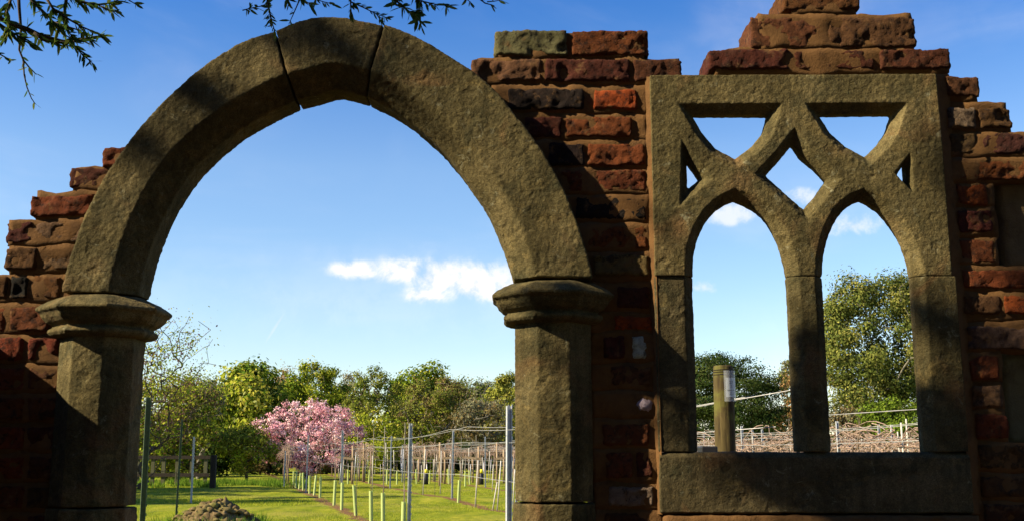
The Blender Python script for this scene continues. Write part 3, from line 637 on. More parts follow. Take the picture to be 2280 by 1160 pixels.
tree(385, 845, 200, 51, YG + BR_ + [(.10, .15, .02)], 'yellow green and brown bushy tree standing behind the wooden fence', n=14000, size=.085, clumps=80, crad=.25, pbot=1065, shell=.2, twigs=300, r_tip=.012)
tree(455, 835, 90, 56, GR + G3, 'thin pale tree with a dark trunk between the twiggy tree and the round green tree', n=2200, size=.09, clumps=24, crad=.4, pbot=980, shell=.1, twigs=330, r_tip=.014, bark='barkgrey')
tree(560, 820, 158, 75, G1 + [(.34, .36, .11), (.10, .17, .02)], 'dense bright green horse chestnut tree left of the pink cherry', n=20000, size=.17, clumps=90, crad=.26, pbot=1010, shell=.65, twigs=90)
tree(636, 820, 62, 104, OR, 'small bare orange tinted tree between two green trees', n=1700, size=.13, clumps=20, crad=.42, pbot=930, shell=.1, twigs=240, r_tip=.02, shape='fan', bark='barkgrey')
tree(705, 812, 112, 92, G1 + G2, 'airy fresh green tree rising behind the pink cherry', n=9000, size=.13, clumps=80, crad=.2, pbot=945, shell=.3, twigs=260, r_tip=.02)
tree(768, 832, 56, 108, OR + GR, 'faint orange twigged tree behind the right end of the cherry', n=1500, size=.13, clumps=18, crad=.42, pbot=940, shell=.1, twigs=240, r_tip=.02, shape='fan', bark='barkgrey')
tree(835, 821, 112, 86, G3 + [(.14, .19, .03)], 'round open tree with thin olive leaves and visible branches', n=5200, size=.10, clumps=80, crad=.18, pbot=935, shell=.3, twigs=420, r_tip=.022, shape='dome')
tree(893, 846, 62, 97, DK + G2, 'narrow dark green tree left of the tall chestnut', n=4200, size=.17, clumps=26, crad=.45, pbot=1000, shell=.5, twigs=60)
tree(958, 824, 122, 96, G1 + G2, 'bright green chestnut with a broken top behind the olive tree', n=14000, size=.18, clumps=70, crad=.28, pbot=1000, shell=.6, twigs=80)
tree(980, 848, 152, 72, BR_ + G3 + [(.15, .17, .04)], 'wide olive brown twiggy tree in the centre of the tree line', n=11000, size=.085, clumps=100, crad=.2, pbot=990, shell=.2, twigs=620, r_tip=.016, bark='barkgrey')
tree(1066, 845, 58, 93, G2 + GR, 'slim grey green tree right of the olive brown tree', n=1900, size=.12, clumps=20, crad=.4, pbot=960, shell=.2, twigs=260, r_tip=.02, bark='barkgrey')
tree(1072, 890, 100, 66, BR_ + GR, 'low brown leafless bush tree with pale stems', n=3200, size=.09, clumps=34, crad=.36, pbot=990, shell=.15, twigs=520, r_tip=.014, bark='barkgrey')
tree(1135, 836, 92, 84, G3 + [(.26, .24, .05)], 'yellowing green tree next to the right stone pier', n=9000, size=.12, clumps=70, crad=.22, pbot=1000, shell=.4, twigs=240, r_tip=.02)
# cherry
tree(690, 898, 228, 54, PK, 'pink blossoming cherry tree at the end of the lawn', 'cherry tree', 'cherry_tree', n=17000, size=.05, clumps=230, crad=.15, pbot=1048, shell=.2, twigs=520, r_tip=.012, bark='darkwood', leafmat=M['petal'], crownname='blossom', aspect=.8, colvar=.15, flat=.8, trunkr=.11)
tree(835, 922, 130, 62, YG + G1, 'light green shrub right of the cherry tree', 'shrub', 'shrub', n=5200, size=.09, clumps=36, crad=.34, pbot=1040, shell=.3, twigs=200)
tree(560, 950, 130, 52, G3 + YG, 'loose yellow green shrub in front of the horse chestnut', 'shrub', 'shrub', n=6000, size=.07, clumps=40, crad=.34, pbot=1050, shell=.3, twigs=200)
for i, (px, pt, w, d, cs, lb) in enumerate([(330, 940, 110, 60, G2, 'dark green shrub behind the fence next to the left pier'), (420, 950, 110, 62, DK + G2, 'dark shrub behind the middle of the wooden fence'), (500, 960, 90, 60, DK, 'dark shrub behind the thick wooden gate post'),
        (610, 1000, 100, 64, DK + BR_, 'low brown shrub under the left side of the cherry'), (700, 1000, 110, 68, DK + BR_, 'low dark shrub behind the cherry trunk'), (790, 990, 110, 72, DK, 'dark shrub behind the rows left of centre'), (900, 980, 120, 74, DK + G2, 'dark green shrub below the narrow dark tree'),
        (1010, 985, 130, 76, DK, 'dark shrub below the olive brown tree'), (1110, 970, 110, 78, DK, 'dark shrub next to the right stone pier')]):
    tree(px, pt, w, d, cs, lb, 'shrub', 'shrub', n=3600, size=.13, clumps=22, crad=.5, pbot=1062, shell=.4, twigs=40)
# right window
tree(1600, 797, 300, 70, DK + [(.06, .085, .02), (.09, .11, .03)], 'dark flat topped cedar behind the round timber post in the window', 'cedar', 'cedar_tree', n=42000, size=.085, clumps=200, crad=.3, pbot=985, shell=.3, flat=.4, twigs=300, shape='dome', trunkr=.35)
tree(1762, 838, 115, 82, OR + [(.26, .13, .05)], 'orange brown tree half hidden by the window mullion', n=5200, size=.11, clumps=34, crad=.36, pbot=1000, shell=.2, twigs=300, r_tip=.018)
tree(1752, 803, 50, 100, G3 + GR, 'pale green tree top above the orange brown tree', n=1500, size=.13, clumps=16, crad=.45, pbot=900, shell=.2, twigs=150, r_tip=.02)
tree(1950, 626, 250, 60, [(.13, .16, .035), (.19, .205, .045), (.08, .105, .025), (.26, .25, .06)], 'tall olive green tree filling the right lancet', n=40000, size=.10, clumps=170, crad=.2, pbot=965, shell=.35, twigs=420, r_tip=.015, bark='barkgrey', trunkr=.35)
tree(1990, 888, 150, 56, G2, 'fresh green shrub at the foot of the tall olive green tree', 'shrub', 'shrub', n=5200, size=.09, clumps=30, crad=.4, pbot=1000, shell=.3, twigs=90)
tree(1885, 905, 110, 58, BR_ + GR, 'brown twiggy shrub left of the fresh green shrub', 'shrub', 'shrub', n=3000, size=.08, clumps=26, crad=.4, pbot=1000, shell=.2, twigs=260)
# trees standing left of the view, hidden by the pier, that throw the long shadows over the lawn
tree(-40, 700, 420, 38, G1 + G2, 'full green tree standing beyond the left end of the wall', n=9000, size=.16, clumps=44, crad=.3, pbot=960, shell=.4, twigs=200)
tree(-380, 640, 480, 27, G1 + G2, 'broad green tree on the lawn out beyond the left end of the wall', n=7000, size=.14, clumps=38, crad=.3, pbot=930, shell=.4, twigs=200)
tree(-420, 330, 520, 28, G1 + G2, 'tall thinly leaved tree out on the left of the lawn', n=3600, size=.14, clumps=60, crad=.16, pbot=900, shell=.4, twigs=260)
tree(-200, 520, 360, 33, G1 + G2, 'slim tree behind the left end of the wall between two broader ones', n=3400, size=.14, clumps=50, crad=.16, pbot=930, shell=.4, twigs=200)
for px, pt, w, d, cs, lb in [(1225, 830, 120, 90, G1 + G2, 'green tree hidden behind the right arch pier'), (1340, 815, 150, 84, G2 + DK, 'dark green tree hidden behind the brickwork between arch and window'), (1460, 835, 130, 94, G3, 'olive green tree hidden behind the left edge of the window'),
        (2190, 700, 230, 72, G2 + G3, 'large green tree hidden behind the brickwork right of the window'), (2420, 760, 220, 82, G1 + G2, 'green tree beyond the right edge of the picture'), (2680, 780, 240, 90, G2 + DK, 'dark green tree far beyond the right edge of the picture'), (180, 780, 200, 66, G2 + G3, 'green tree hidden behind the left stone pier')]:
    tree(px, pt, w, d, cs, lb, n=5000, size=.17, clumps=50, crad=.28, pbot=990, shell=.45, twigs=120)
for px, pt, w, d, lb in [(500, 850, 120, 106, 'grey green tree filling the gap left of the round chestnut'), (660, 846, 130, 112, 'soft green tree in the gap between chestnut and airy tree'), (775, 850, 120, 111, 'soft green tree in the gap left of the open olive tree'), (1020, 848, 130, 109, 'soft green tree behind the gap right of the olive brown tree'), (1100, 852, 110, 104, 'pale green tree in the gap before the right stone pier')]:
    tree(px, pt, w, d, G3 + G2 + GR, lb, n=4500, size=.15, clumps=60, crad=.22, pbot=990, shell=.35, twigs=160, r_tip=.02)
# far wood
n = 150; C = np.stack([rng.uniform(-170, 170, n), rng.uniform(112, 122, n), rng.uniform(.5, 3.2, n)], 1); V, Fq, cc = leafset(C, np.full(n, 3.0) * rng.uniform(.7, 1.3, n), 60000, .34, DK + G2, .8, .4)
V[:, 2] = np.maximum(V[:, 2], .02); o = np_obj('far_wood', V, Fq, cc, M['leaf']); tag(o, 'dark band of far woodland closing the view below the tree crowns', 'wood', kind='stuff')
# ------------------------------------------------------------------ overhanging tree above the wall, in front of it
root = empty('overhanging_tree', (-3.4, -1.2, 0)); tag(root, 'willow with narrow leaves whose twigs hang into the top of the picture over the arch', 'tree')
OB = Vector((-3.4, -1.2, 0)); tw = MB()
lf_p = []; lf_d = []; lf_s = []
def twig(pts, Y, r0=.004, r1=.0012, leaves=10, ls=.03, up=None, spread=1.0):
    Q = [P(x, y, Y + (i * .01)) for i, (x, y) in enumerate(pts)]
    if up is not None: Q = [Vector(up)] + Q
    nn_ = len(Q); tw.tube([q - OB for q in Q], [r0 + (r1 - r0) * i / (nn_ - 1) for i in range(nn_)], 5)
    seg = Q[1:] if up is not None else Q
    for k in range(int(leaves * 1.9)):
        i = random.randrange(len(seg) - 1) if len(seg) > 1 else 0; t_ = random.random() ** .7
        p_ = seg[i].lerp(seg[i + 1], t_); d = (seg[i + 1] - seg[i]).normalized()
        v_ = (d * .6 + Vector((random.uniform(-1, 1), random.uniform(-.8, .8), random.uniform(-1.1, .5))) * .8 * spread).normalized()
        lf_p.append(p_); lf_d.append(v_); lf_s.append(ls * random.uniform(.45, 1.0))
L0 = (-2.6, 1.75, 2.78); HL = Vector((-1.28, 2.05, 2.62))
twig([(0, 42), (25, 55), (60, 66), (90, 80), (115, 87), (140, 93), (160, 92)], 2.1, .007, .003, 26, .035, up=HL)
twig([(40, -30), (43, 20), (47, 66), (43, 112), (52, 135), (66, 152), (81, 167)], 2.15, .004, .001, 5)
twig([(52, 138), (54, 168), (60, 195), (70, 220), (79, 233)], 2.15, .002, .0008, 4, .022)
twig([(75, 73), (95, 90), (120, 96), (150, 94), (168, 104), (182, 122), (205, 140)], 2.1, .003, .001, 26, .03)
twig([(60, -10), (80, 12), (110, 40), (130, 66), (160, 90)], 2.05, .004, .001, 34, .032)
twig([(150, -20), (145, 20), (140, 45), (150, 70), (165, 85)], 2.12, .004, .001, 26, .03)
twig([(105, 0), (118, 20), (150, 42), (185, 62), (210, 72), (230, 80)], 2.0, .003, .001, 26, .03)
twig([(30, -20), (15, 30), (20, 60), (10, 90)], 2.0, .003, .001, 22, .035)
twig([(-40, 20), (0, 55), (30, 75), (52, 88), (66, 100)], 2.05, .003, .001, 24, .032)
twig([(-30, 100), (0, 122), (15, 130), (30, 136)], 2.1, .002, .0008, 5, .02)
twig([(150, -10), (180, 5), (215, 12), (245, 8), (265, 0)], 2.2, .004, .001, 34, .032)
twig([(225, 15), (240, 22), (252, 26), (266, 28)], 2.15, .002, .001, 5, .03)
twig([(262, -20), (285, 0), (308, 14)], 2.15, .002, .0008, 4, .028)
twig([(160, 95), (185, 88), (210, 82), (230, 80)], 2.1, .002, .0008, 8, .026)
twig([(120, 50), (150, 60), (175, 68), (190, 78), (203, 92)], 2.1, .002, .0008, 22, .026)
# over the arch
twig([(590, -30), (598, 15), (605, 50), (612, 70)], 2.35, .003, .001, 18, .03)
twig([(540, 24), (560, 19), (580, 15), (598, 8)], 2.35, .0015, .001, 14, .03)
twig([(672, -10), (662, 12), (652, 35), (643, 55)], 2.4, .002, .0008, 3, .028)
twig([(690, -20), (705, 0), (720, 5), (742, 10)], 2.4, .002, .0008, 7, .03)
twig([(630, -30), (640, 0), (642, 10)], 2.3, .002, .001, 8, .03)
twig([(660, -20), (675, 0), (690, 10)], 2.3, .002, .001, 8, .034)
twig([(779, -40), (781, 10), (782, 38)], 2.4, .003, .001, 10, .028)
twig([(781, 5), (810, 18), (838, 32), (862, 41)], 2.4, .002, .0007, 16, .028)
twig([(838, 32), (846, 45), (853, 56)], 2.4, .001, .0007, 4, .026)
twig([(870, -20), (885, 5), (905, 22), (925, 36), (938, 50)], 2.3, .003, .001, 26, .036)
twig([(920, -30), (930, 5), (935, 30), (938, 60)], 2.35, .002, .001, 22, .03)
twig([(925, 0), (950, 6), (975, 12), (1000, 14)], 2.35, .002, .0008, 14, .032)
twig([(1045, -20), (1040, 0), (1048, 6)], 2.35, .002, .001, 4, .03)
twig([(1050, -15), (1080, 8), (1095, 12), (1105, 20)], 2.35, .002, .0008, 3, .02)
twig([(1085, 5), (1100, 4), (1120, 0)], 2.35, .0015, .0008, 2, .03)
# limbs from trunk, all above the frame
def off_the_wall(C, mg):
    # keep foliage whose shade would land on the wall face out of the crown: the wall is in raking sun
    t_ = (C[:, 1] - YW) / SUN.y; hx = C[:, 0] - SUN.x * t_; hz = C[:, 2] - SUN.z * t_
    return C[~((hx > -1.35 - mg) & (hx < 1.9 + mg) & (hz > 1.0 - mg) & (hz < 2.6 + mg))]
rng = np.random.default_rng(21)
crownC = off_the_wall(np.stack([rng.uniform(-4.8, 4.2, 130), rng.uniform(-4.6, .9, 130), rng.uniform(3.0, 6.8, 130)], 1), .75)
nodes, par, r = skeleton(np.array(OB), crownC, .012, .24)
limbs_mesh(tw, [q_ - np.array(OB) for q_ in nodes], par, r, 7)
tw.tube([Vector(q) - OB for q in [(-2.9, -.6, 2.3), (-2.4, .8, 2.85), (-1.6, 1.9, 2.78), HL, (-.6, 2.25, 2.62), (0, 2.35, 2.56), (.3, 2.35, 2.55)]], [.06, .045, .03, .016, .009, .006, .004], 7)
for a, b_ in [((-1.25, 2.06, 2.62), P(40, -30, 2.15)), ((-1.2, 2.1, 2.62), P(60, -10, 2.05)), ((-1.15, 2.1, 2.62), P(150, -20, 2.12)), ((-1.05, 2.15, 2.62), P(262, -20, 2.15)), ((-.75, 2.2, 2.62), P(590, -30, 2.35)), ((-.6, 2.25, 2.62), P(672, -10, 2.4)), ((-.5, 2.27, 2.6), P(779, -40, 2.4)), ((-.3, 2.3, 2.58), P(870, -20, 2.3)), ((0, 2.35, 2.56), P(1045, -20, 2.35)), ((-.2, 2.32, 2.57), P(920, -30, 2.35)), ((-1.3, 2.05, 2.62), P(-40, 20, 2.05)), ((-1.3, 2.05, 2.62), P(-30, 100, 2.1))]:
    tw.tube([Vector(a) - OB, b_ - OB], [.005, .0035], 5)
tw.build('branches', M['twig'], root, True)
lp = np.array([tuple(q) for q in lf_p]); ld = np.array([tuple(q) for q in lf_d]); ls = np.array(lf_s)[:, None]
sd = np.cross(ld, rng.normal(size=ld.shape)); sd /= np.linalg.norm(sd, axis=1)[:, None]; bnd = np.cross(ld, sd)
V = np.stack([lp, lp + ld * ls * .35 + sd * ls * .13 + bnd * ls * .03, lp + ld * ls * .7 + sd * ls * .11 + bnd * ls * .03, lp + ld * ls, lp + ld * ls * .7 - sd * ls * .11 + bnd * ls * .03, lp + ld * ls * .35 - sd * ls * .13 + bnd * ls * .03], 1).reshape(-1, 3)
cc = np.array([(.05, .10, .02), (.08, .13, .03), (.035, .07, .015), (.14, .17, .03)])[rng.integers(0, 4, len(lp))]
np_obj('leaves', V - np.array(OB), np.arange(len(lp) * 6).reshape(-1, 6), np.repeat(cc, 6, 0), M['leaf'], root, 6)
def shade_sprays(targets, t_, rad, per, size):
    # leaf sprays added out of view, lined up with the sun to shade wall targets
    Cs = np.array([[x + SUN.x * t_, YW + SUN.y * t_, z + SUN.z * t_] for x, z in targets]); V, Fq, cc = leafset(Cs, np.full(len(Cs), rad), per * len(Cs), size, [(.05, .09, .015), (.07, .11, .02)], .8, .0, .35)
    np_obj('leaves', V - np.array(OB), Fq, cc, M['leaf'], root); bmb = MB(); hubp = Vector(Cs.mean(0)) + Vector((0, -.5, -.1)); bmb.tube([Vector((-3.5, -1.0, 3.2)) - OB, Vector((-3.8, -.2, 3.7)) - OB, hubp - OB], [.05, .035, .02], 6)
    for c in Cs: bmb.tube([hubp - OB, Vector(c) - OB], [.012, .004], 4)
    bmb.build('branches', M['twig'], root, True)
ra = random.Random(11)
shade_sprays([(x + ra.uniform(-.03, .03), ra.uniform(1.09, 1.24)) for x in np.arange(.72, 1.62, .07)], 5.6, .13, 60, .06)
shade_sprays([(ra.uniform(1.2, 1.75), ra.uniform(1.2, 2.0)) for _ in range(6)], 7.0, .11, 18, .06)
shade_sprays([(x, z) for x, z in [(-.86, 1.95), (-.72, 2.12), (-.52, 2.30), (-.42, 2.36), (-.33, 2.28)]], 7.2, .15, 20, .05)
shade_sprays([(ra.uniform(.35, .95), ra.uniform(1.3, 1.6)) for _ in range(5)], 5.4, .10, 22, .06)
V, Fq, cc = leafset(crownC, np.full(len(crownC), .8), 42000, .11, [(.05, .09, .015), (.07, .11, .02)], .8, .1, .3)
np_obj('leaves', V - np.array(OB), Fq, cc, M['leaf'], root)
n = 130; C = np.stack([rng.uniform(-11, 12, n), rng.uniform(-7.5, -6, n), rng.uniform(.5, 8, n)], 1); C[75:100] = np.stack([rng.uniform(-7.5, -4.8, 25), rng.uniform(-6, -.8, 25), rng.uniform(.3, 4.5, 25)], 1); C[100:] = np.stack([rng.uniform(5, 7.5, 30), rng.uniform(-6, 1.5, 30), rng.uniform(.3, 6, 30)], 1); C = off_the_wall(C, 1.1); n = len(C); V, Fq, cc = leafset(C, np.full(n, 1.1), 46000, .13, DK + G2, .9, .3)  # unseen foliage added behind and beside the camera to cut skylight on the wall
o = np_obj('foliage', V - np.array([0, -7, 0]), Fq, cc, M['leaf']); root = empty('blocker_hedge', (0, -7, 0)); o.parent = root; tag(root, 'tall dark foliage, unseen, added behind and beside the viewpoint to cut skylight', 'blocker_hedge')
# ------------------------------------------------------------------ VINEYARD
def rowx(k, d): return 2.66 + 3.55 * k - RA * d
RANG = math.atan2(1, -RA) - math.pi / 2
def steel_post(h, w=.045, green=False, holes_=True):
    root = empty('steel_post' if not green else 'steel_post'); mt = M['green_steel'] if green else M['steel']
    mb = MB(); t_ = w * .1
    mb.box((0, 0, h / 2 - .1), (w, t_, h + .2)); mb.box((-w / 2 + t_ / 2, -w * .3 - t_ / 2 - .0005, h / 2 - .1), (t_, w * .6, h + .196)); mb.box((w / 2 - t_ / 2, -w * .3 - t_ / 2 - .0005, h / 2 - .1), (t_, w * .6, h + .196))
    if holes_:
        nb = mb
        for i in range(int(h / .1)): nb.box((w / 2 + .004, -w * .5, .1 + i * .1), (.012, .006, .03)); 
        for i in range(int(h / .1)): nb.box((0, -t_ / 2 - .004, .1 + i * .1), (w * .22, .004, .022))
    mb.build('channel', mt, root)
    return root
posts = []
def place_post(px, k, ptop, base=None, green=False, w=.045, label=None, cat='post', h=None, d=None, group='steel posts along the vine rows', lean=0):
    if d is None: d = (2.66 + 3.55 * k) / (RA + (px - 1140) / F)
    x = (px - 1140) / F * d; z = P(px, ptop, d).z; r_ = steel_post(z, w, green, d < 32); r_.location = (x, d, 0); r_.rotation_euler = (lean, random.uniform(-.012, .012), RANG + random.uniform(-.2, .2)); tag(r_, label, cat, group); return r_
place_post(1131, 0, 903, label='tall galvanised post close beside the right stone pier', w=.05)
place_post(916, 0, 942, label='galvanised post in front of the olive brown tree, second nearest of its row')
place_post(769, 0, 957, label='galvanised post at the right edge of the pink cherry')
place_post(691, 0, 968, label='galvanised post in front of the pink blossom')
place_post(643, 0, 1003, label='short galvanised post at the far end of the lawn below the cherry', d=43)
place_post(1009, 1, 958, label='galvanised post left of the brown bush tree, in the second row')
place_post(874, 1, 970, label='galvanised post in front of the light green shrub')
place_post(1149, 1, 953, label='galvanised post half hidden by the edge of the right stone pier')
place_post(1082, 2, 972, label='galvanised post in front of the brown bush tree, in the third row')
place_post(900, 2, 990, label='thin galvanised post far back, left of the second nearest post', d=50)
place_post(339, -1, 884, green=True, w=.058, label='green perforated steel post next to the left stone pier')
place_post(411, -1, 933, green=True, w=.036, label='thin green steel post left of the soil mound')
place_post(442, -1, 972, label='galvanised post rising behind the soil mound', w=.05)
for px, k, pt, lb in [(1647, 2, 948, 'white galvanised post right of the round timber post'), (1669, 3, 953, 'second galvanised post right of the round timber post'), (1689, 3, 955, 'third galvanised post right of the round timber post'), (1857, 2, 937, 'galvanised post just right of the window mullion'),
                      (1947, 3, 944, 'galvanised post below the middle of the tall olive tree'), (1975, 3, 945, 'galvanised post next to the middle one in the right lancet'), (1562, 3, 962, 'galvanised post left of the round timber post'), (2040, 2, 950, 'galvanised post next to the right window jamb')]:
    place_post(px, k, pt, label=lb, w=.04)
# wires
def wire(k, h, d0, d1, label, sag=.05, r_=.0026, step=6.5, off=0.0):
    pts = []; d = d0
    while d < d1:
        for q in range(6):
            t_ = q / 6; pts.append((rowx(k, d + step * t_) + off, d + step * t_, h - sag * 4 * t_ * (1 - t_)))
        d += step
    mb = MB(); mb.tube(pts, r_, 5); o = mb.build('trellis_wire', M['wire'], None, True, loc=pts[0]); tag(o, label, 'wire', 'trellis wires strung along the vine rows')
WN = {(0): 'nearest', 1: 'second', 2: 'third', 3: 'fourth', 4: 'fifth'}
wire(0, 1.42, 3.5, 5.2, 'white wire crossing both lancets to the round timber post', .0, .0018, 1.75)
for k in range(0, 4):
    for (h, of, nm) in ((1.56, .1, 'top right'), (1.53, -.1, 'top left'), (1.38, 0, 'middle'), (1.02, 0, 'lower')):
        wire(k, h, 5.3 if k == 0 else (9 if k == 1 else 12.5), 62, '%s wire of the %s vine row from the camera' % (nm, WN[k]), .07 if h > 1.5 else .03, .0024 + .0006 * k, 7.3, of)
# tree guards
def guard(h=.62, r_=.036, cane=.5):
    root = empty('tree_guard'); mb = MB(); n = 12
    mb.tube([(0, 0, 0), (0, 0, h)], r_, n, cap=False); mb.tube([(0, 0, h), (0, 0, 0)], r_ * .92, n, cap=False); o = mb.build('tube', M['guard'], root, True)
    b_ = MB(); b_.tube([(0, 0, h * .5), (.01, .005, h + cane * .4), (-.01, .01, h + cane)], [.006, .005, .004], 5); b_.build('sapling', M['cane'], root, True)
    return root
gp = [guard(.62), guard(.6, .036, .8), guard(.58, .034, .25)]
first = {0: True, 1: True, 2: True}
def put_guard(px, pyb, d, label, tilt=0, sc=1.0, group='plastic guards round the young vines', kind=None):
    i = random.randrange(3) if kind is None else kind; o = gp[i] if first[i] else copy_tree(gp[i]); first[i] = False
    o.location = ((px - 1140) / F * d, d, -.005); o.rotation_euler = (random.uniform(-.04, .04), tilt, random.uniform(0, 6)); o.scale = (1, 1, sc); tag(o, label, 'tree guard', group); return o
for px, d, tl, lb in [(904, 15.9, .0, 'nearest pale green guard left of the second nearest steel post'), (861, 18.4, 0, 'second nearest pale green guard at the bottom edge'), (835, 20, .0, 'upright pale guard third from the bottom edge'), (801, 23, .09, 'leaning pale guard fourth from the front of the row'), (770, 24.8, 0, 'pale guard at the foot of the steel post right of the cherry'),
                      (753, 27, -.02, 'pale guard left of the steel post at the right edge of the cherry'), (722, 32, 0, 'pale guard standing alone under the cherry'), (709, 33.5, .12, 'pale guard leaning right under the cherry'), (699, 35, .06, 'pale guard slightly leaning, under the cherry blossom'),
                      (685, 38, .06, 'pale guard left of the cherry steel post'), (676, 39.5, .06, 'third last pale guard of the near row'), (669, 41.5, .05, 'second last pale guard of the near row'), (663, 44, 0, 'last pale guard of the near row')]:
    put_guard(px, 0, d, lb, tl)
for px, d, tl, lb in [(1023, 28.8, .05, 'pale guard beside the second row post'), (1038, 43, 0, 'small upright guard far right of the second row post'), (889, 45, .0, 'far guard right of the second row post by the shrub'), (932, 46.5, .1, 'far guard leaning left of the wooden crossbar post'), (960, 46, .1, 'far guard leaning behind a wooden post'),
                      (1002, 47, -.07, 'far guard leaning left of the second row post'), (1048, 46, 0, 'far guard below the brown bush'), (867, 45.5, 0, 'far guard left of the second row shrub post'), (828, 47, -.1, 'far guard leaning left of a wooden post'), (782, 46, 0, 'far guard next to the steel post by the cherry')]:
    put_guard(px, 0, d, lb, tl)
# bare white stakes and young stems
def stake(pts, r_, m, name, label, cat, group):
    mb = MB(); q = [Vector(p_) for p_ in pts]; mb.tube(q, r_, 6); o = mb.build(name, m, None, True, loc=tuple(q[0])); tag(o, label, cat, group); return o
def pxs(px0, px1, d, h): return [((px0 - 1140) / F * d, d, -.02), ((px0 * .5 + px1 * .5 - 1140) / F * d, d, h * .5), ((px1 - 1140) / F * d, d, h)]
for a, b_, d, h, lb in [(946, 950, 34, 1.4, 'pale leaning stem between two vine posts in the second row'), (984, 985, 35, 1.35, 'pale upright stem left of the second row post'), (1060, 1066, 26.8, 1.1, 'white stem leaning right of the second row post'), (1098, 1108, 25.3, .62, 'white stem leaning right near the tall post'), (1108, 1116, 25.2, 1.1, 'thin dark shoot leaning beside the white stem'), (1097, 1099, 37, .9, 'white stem behind the tall nearest post'), (1142, 1146, 26, .9, 'white stem at the edge of the right pier')]:
    stake(pxs(a, b_, d, h), .017, M['palestake'], 'young_vine', lb, 'young vine', 'young vine stems with white guards')
for px in (753, 802, 836, 861, 905, 944, 972, 1028, 1062): 
    d = (2.66 + (3.55 if px > 930 else 0)) / (RA + (px - 1140) / F)
    stake(pxs(px, px + random.uniform(-1.5, 1.5), d + .15, 1.72), .007, M['barkgrey'], 'cane_stake', 'thin bare cane standing among the guards about %s' % {753: 'left of the cherry edge post', 802: 'the leaning fourth guard', 836: 'the third guard from the bottom', 861: 'the second nearest guard', 905: 'the nearest guard', 944: 'the centre of the second row', 972: 'the crossbar posts', 1028: 'the second row post', 1062: 'the leaning white stem'}[px], 'cane', 'thin canes beside the young vines')
rs = random.Random(5)
for i in range(64):
    px = rs.uniform(760, 1150); d = rs.uniform(45, 62); h = rs.uniform(.7, 1.75); stake(pxs(px, px + rs.uniform(-3, 3), d, h), rs.uniform(.012, .02), M['palestake'] if rs.random() < .6 else M['steel'], 'vine_stake', 'thin pale stake in the crowded rows at the back of the vineyard', 'stake', 'pale stakes at the back of the vineyard')
for i in range(34):
    k = rs.choice([2, 2, 3, 3, 4, 5]); d = rs.uniform(15, 36); x = rowx(k, d); px = 1140 + x / d * F
    if not (1545 < px < 2060): continue
    stake([(x, d, 0), (x + rs.uniform(-.02, .02), d, .9), (x + rs.uniform(-.04, .04), d, rs.uniform(1.55, 1.85))], rs.uniform(.008, .014), M['palestake'], 'vine_stake', 'thin pale stake standing in the grapevines seen through the window', 'stake', 'pale stakes in the grapevines behind the window')
# wooden posts with crossbars
def tpost(px, ptop, d, bar, label, w=.1):
    x = (px - 1140) / F * d; h = P(px, ptop, d).z; root = empty('timber_post', (x, d, 0)); tag(root, label, 'post', 'timber posts of the old vine rows')
    mb = MB(); mb.tube([(0, 0, -.1), (0.01, 0, h * .5), (0, 0, h)], w / 2, 9); mb.build('shaft', M['wood'], root, True)
    if bar:
        b_ = MB(); b_.box((bar * .28, -.07, P(px, 1020, d).z + .02), (.72, .045, .09), 0, M4=Matrix.Rotation(-.1 * bar, 3, 'Y')); b_.build('crossbar', M['wood'], root)
for px, pt, d, bar, lb in [(791, 991, 46, -1, 'timber post with a crossbar right of the cherry'), (815, 988, 49, 1, 'timber post with a crossbar left of the light green shrub'), (949, 992, 46, -1, 'timber post with a crossbar right of the second nearest steel post'), (982, 984, 44, 1, 'tall timber post in front of the olive brown tree'),
                       (993, 1005, 48, 0, 'short timber stump post next to the tall timber post'), (936, 1020, 50, 0, 'short timber post under a crossbar end'), (1067, 993, 45, -1, 'timber post with a crossbar in front of the brown bush'), (1107, 984, 46, 1, 'stout timber post with a crossbar near the tall steel post'), (1054, 1020, 50, 0, 'short timber post left of the brown bush crossbar'), (1122, 1000, 48, 0, 'dark timber post beside the stout one')]:
    tpost(px, pt, d, bar, lb)
for px, lb in [(952, 'black post with a yellow top left of the tall timber post'), (1073, 'black post with a yellow top below the brown bush')]:
    x = (px - 1140) / F * 45.5; root = empty('marker_post', (x, 45.5, 0)); tag(root, lb, 'marker post', 'black and yellow marker posts')
    mb = MB(); mb.tube([(0, 0, -.05), (0, 0, .44), (0, 0, .47)], [.10, .10, .06], 12); mb.build('body', M['black'], root, True)
    mb = MB(); mb.tube([(0, 0, .472), (0, 0, .6), (0, 0, .63)], [.085, .075, .03], 12); mb.build('cap', M['yellow'], root, True)
# established vines
def vine(seed, dense=1.0):
    rs = random.Random(seed); root = empty('grapevine'); mb = MB()
    tr_ = [(0, 0, 0), (rs.uniform(-.05, .05), rs.uniform(-.04, .04), .5), (rs.uniform(-.05, .05), 0, .95), (0, 0, 1.35)]; mb.tube(tr_, [.035, .028, .025, .02], 6)
    for s_ in (-1, 1):
        pts = [(0, 0, 1.33)] + [(rs.uniform(-.05, .05), s_ * q, 1.38 + rs.uniform(-.05, .05)) for q in (.25, .5, .85)]; mb.tube(pts, [.02, .018, .015, .01], 5)
    mb.build('trunk', M['cane'], root, True); mb = MB()
    for i in range(int(70 * dense)):
        y = rs.uniform(-.9, .9); z = 1.42 + rs.gauss(0, .12); x = rs.gauss(0, .08); a = rs.uniform(0, math.tau); ln = rs.uniform(.2, .75); dz = rs.uniform(-.7, .75); pts = [(x, y, z)]
        for q in range(4):
            a += rs.uniform(-.5, .5); x += math.cos(a) * ln * .12; y += math.sin(a) * ln * .28; z += dz * ln * .25; dz -= rs.uniform(0, .35); z = max(z, .3); pts.append((x, y, z))
        mb.tube(pts, [.010, .009, .008, .006, .005], 4, cap=False)
    mb.build('canes', M['cane'], root, True); return root
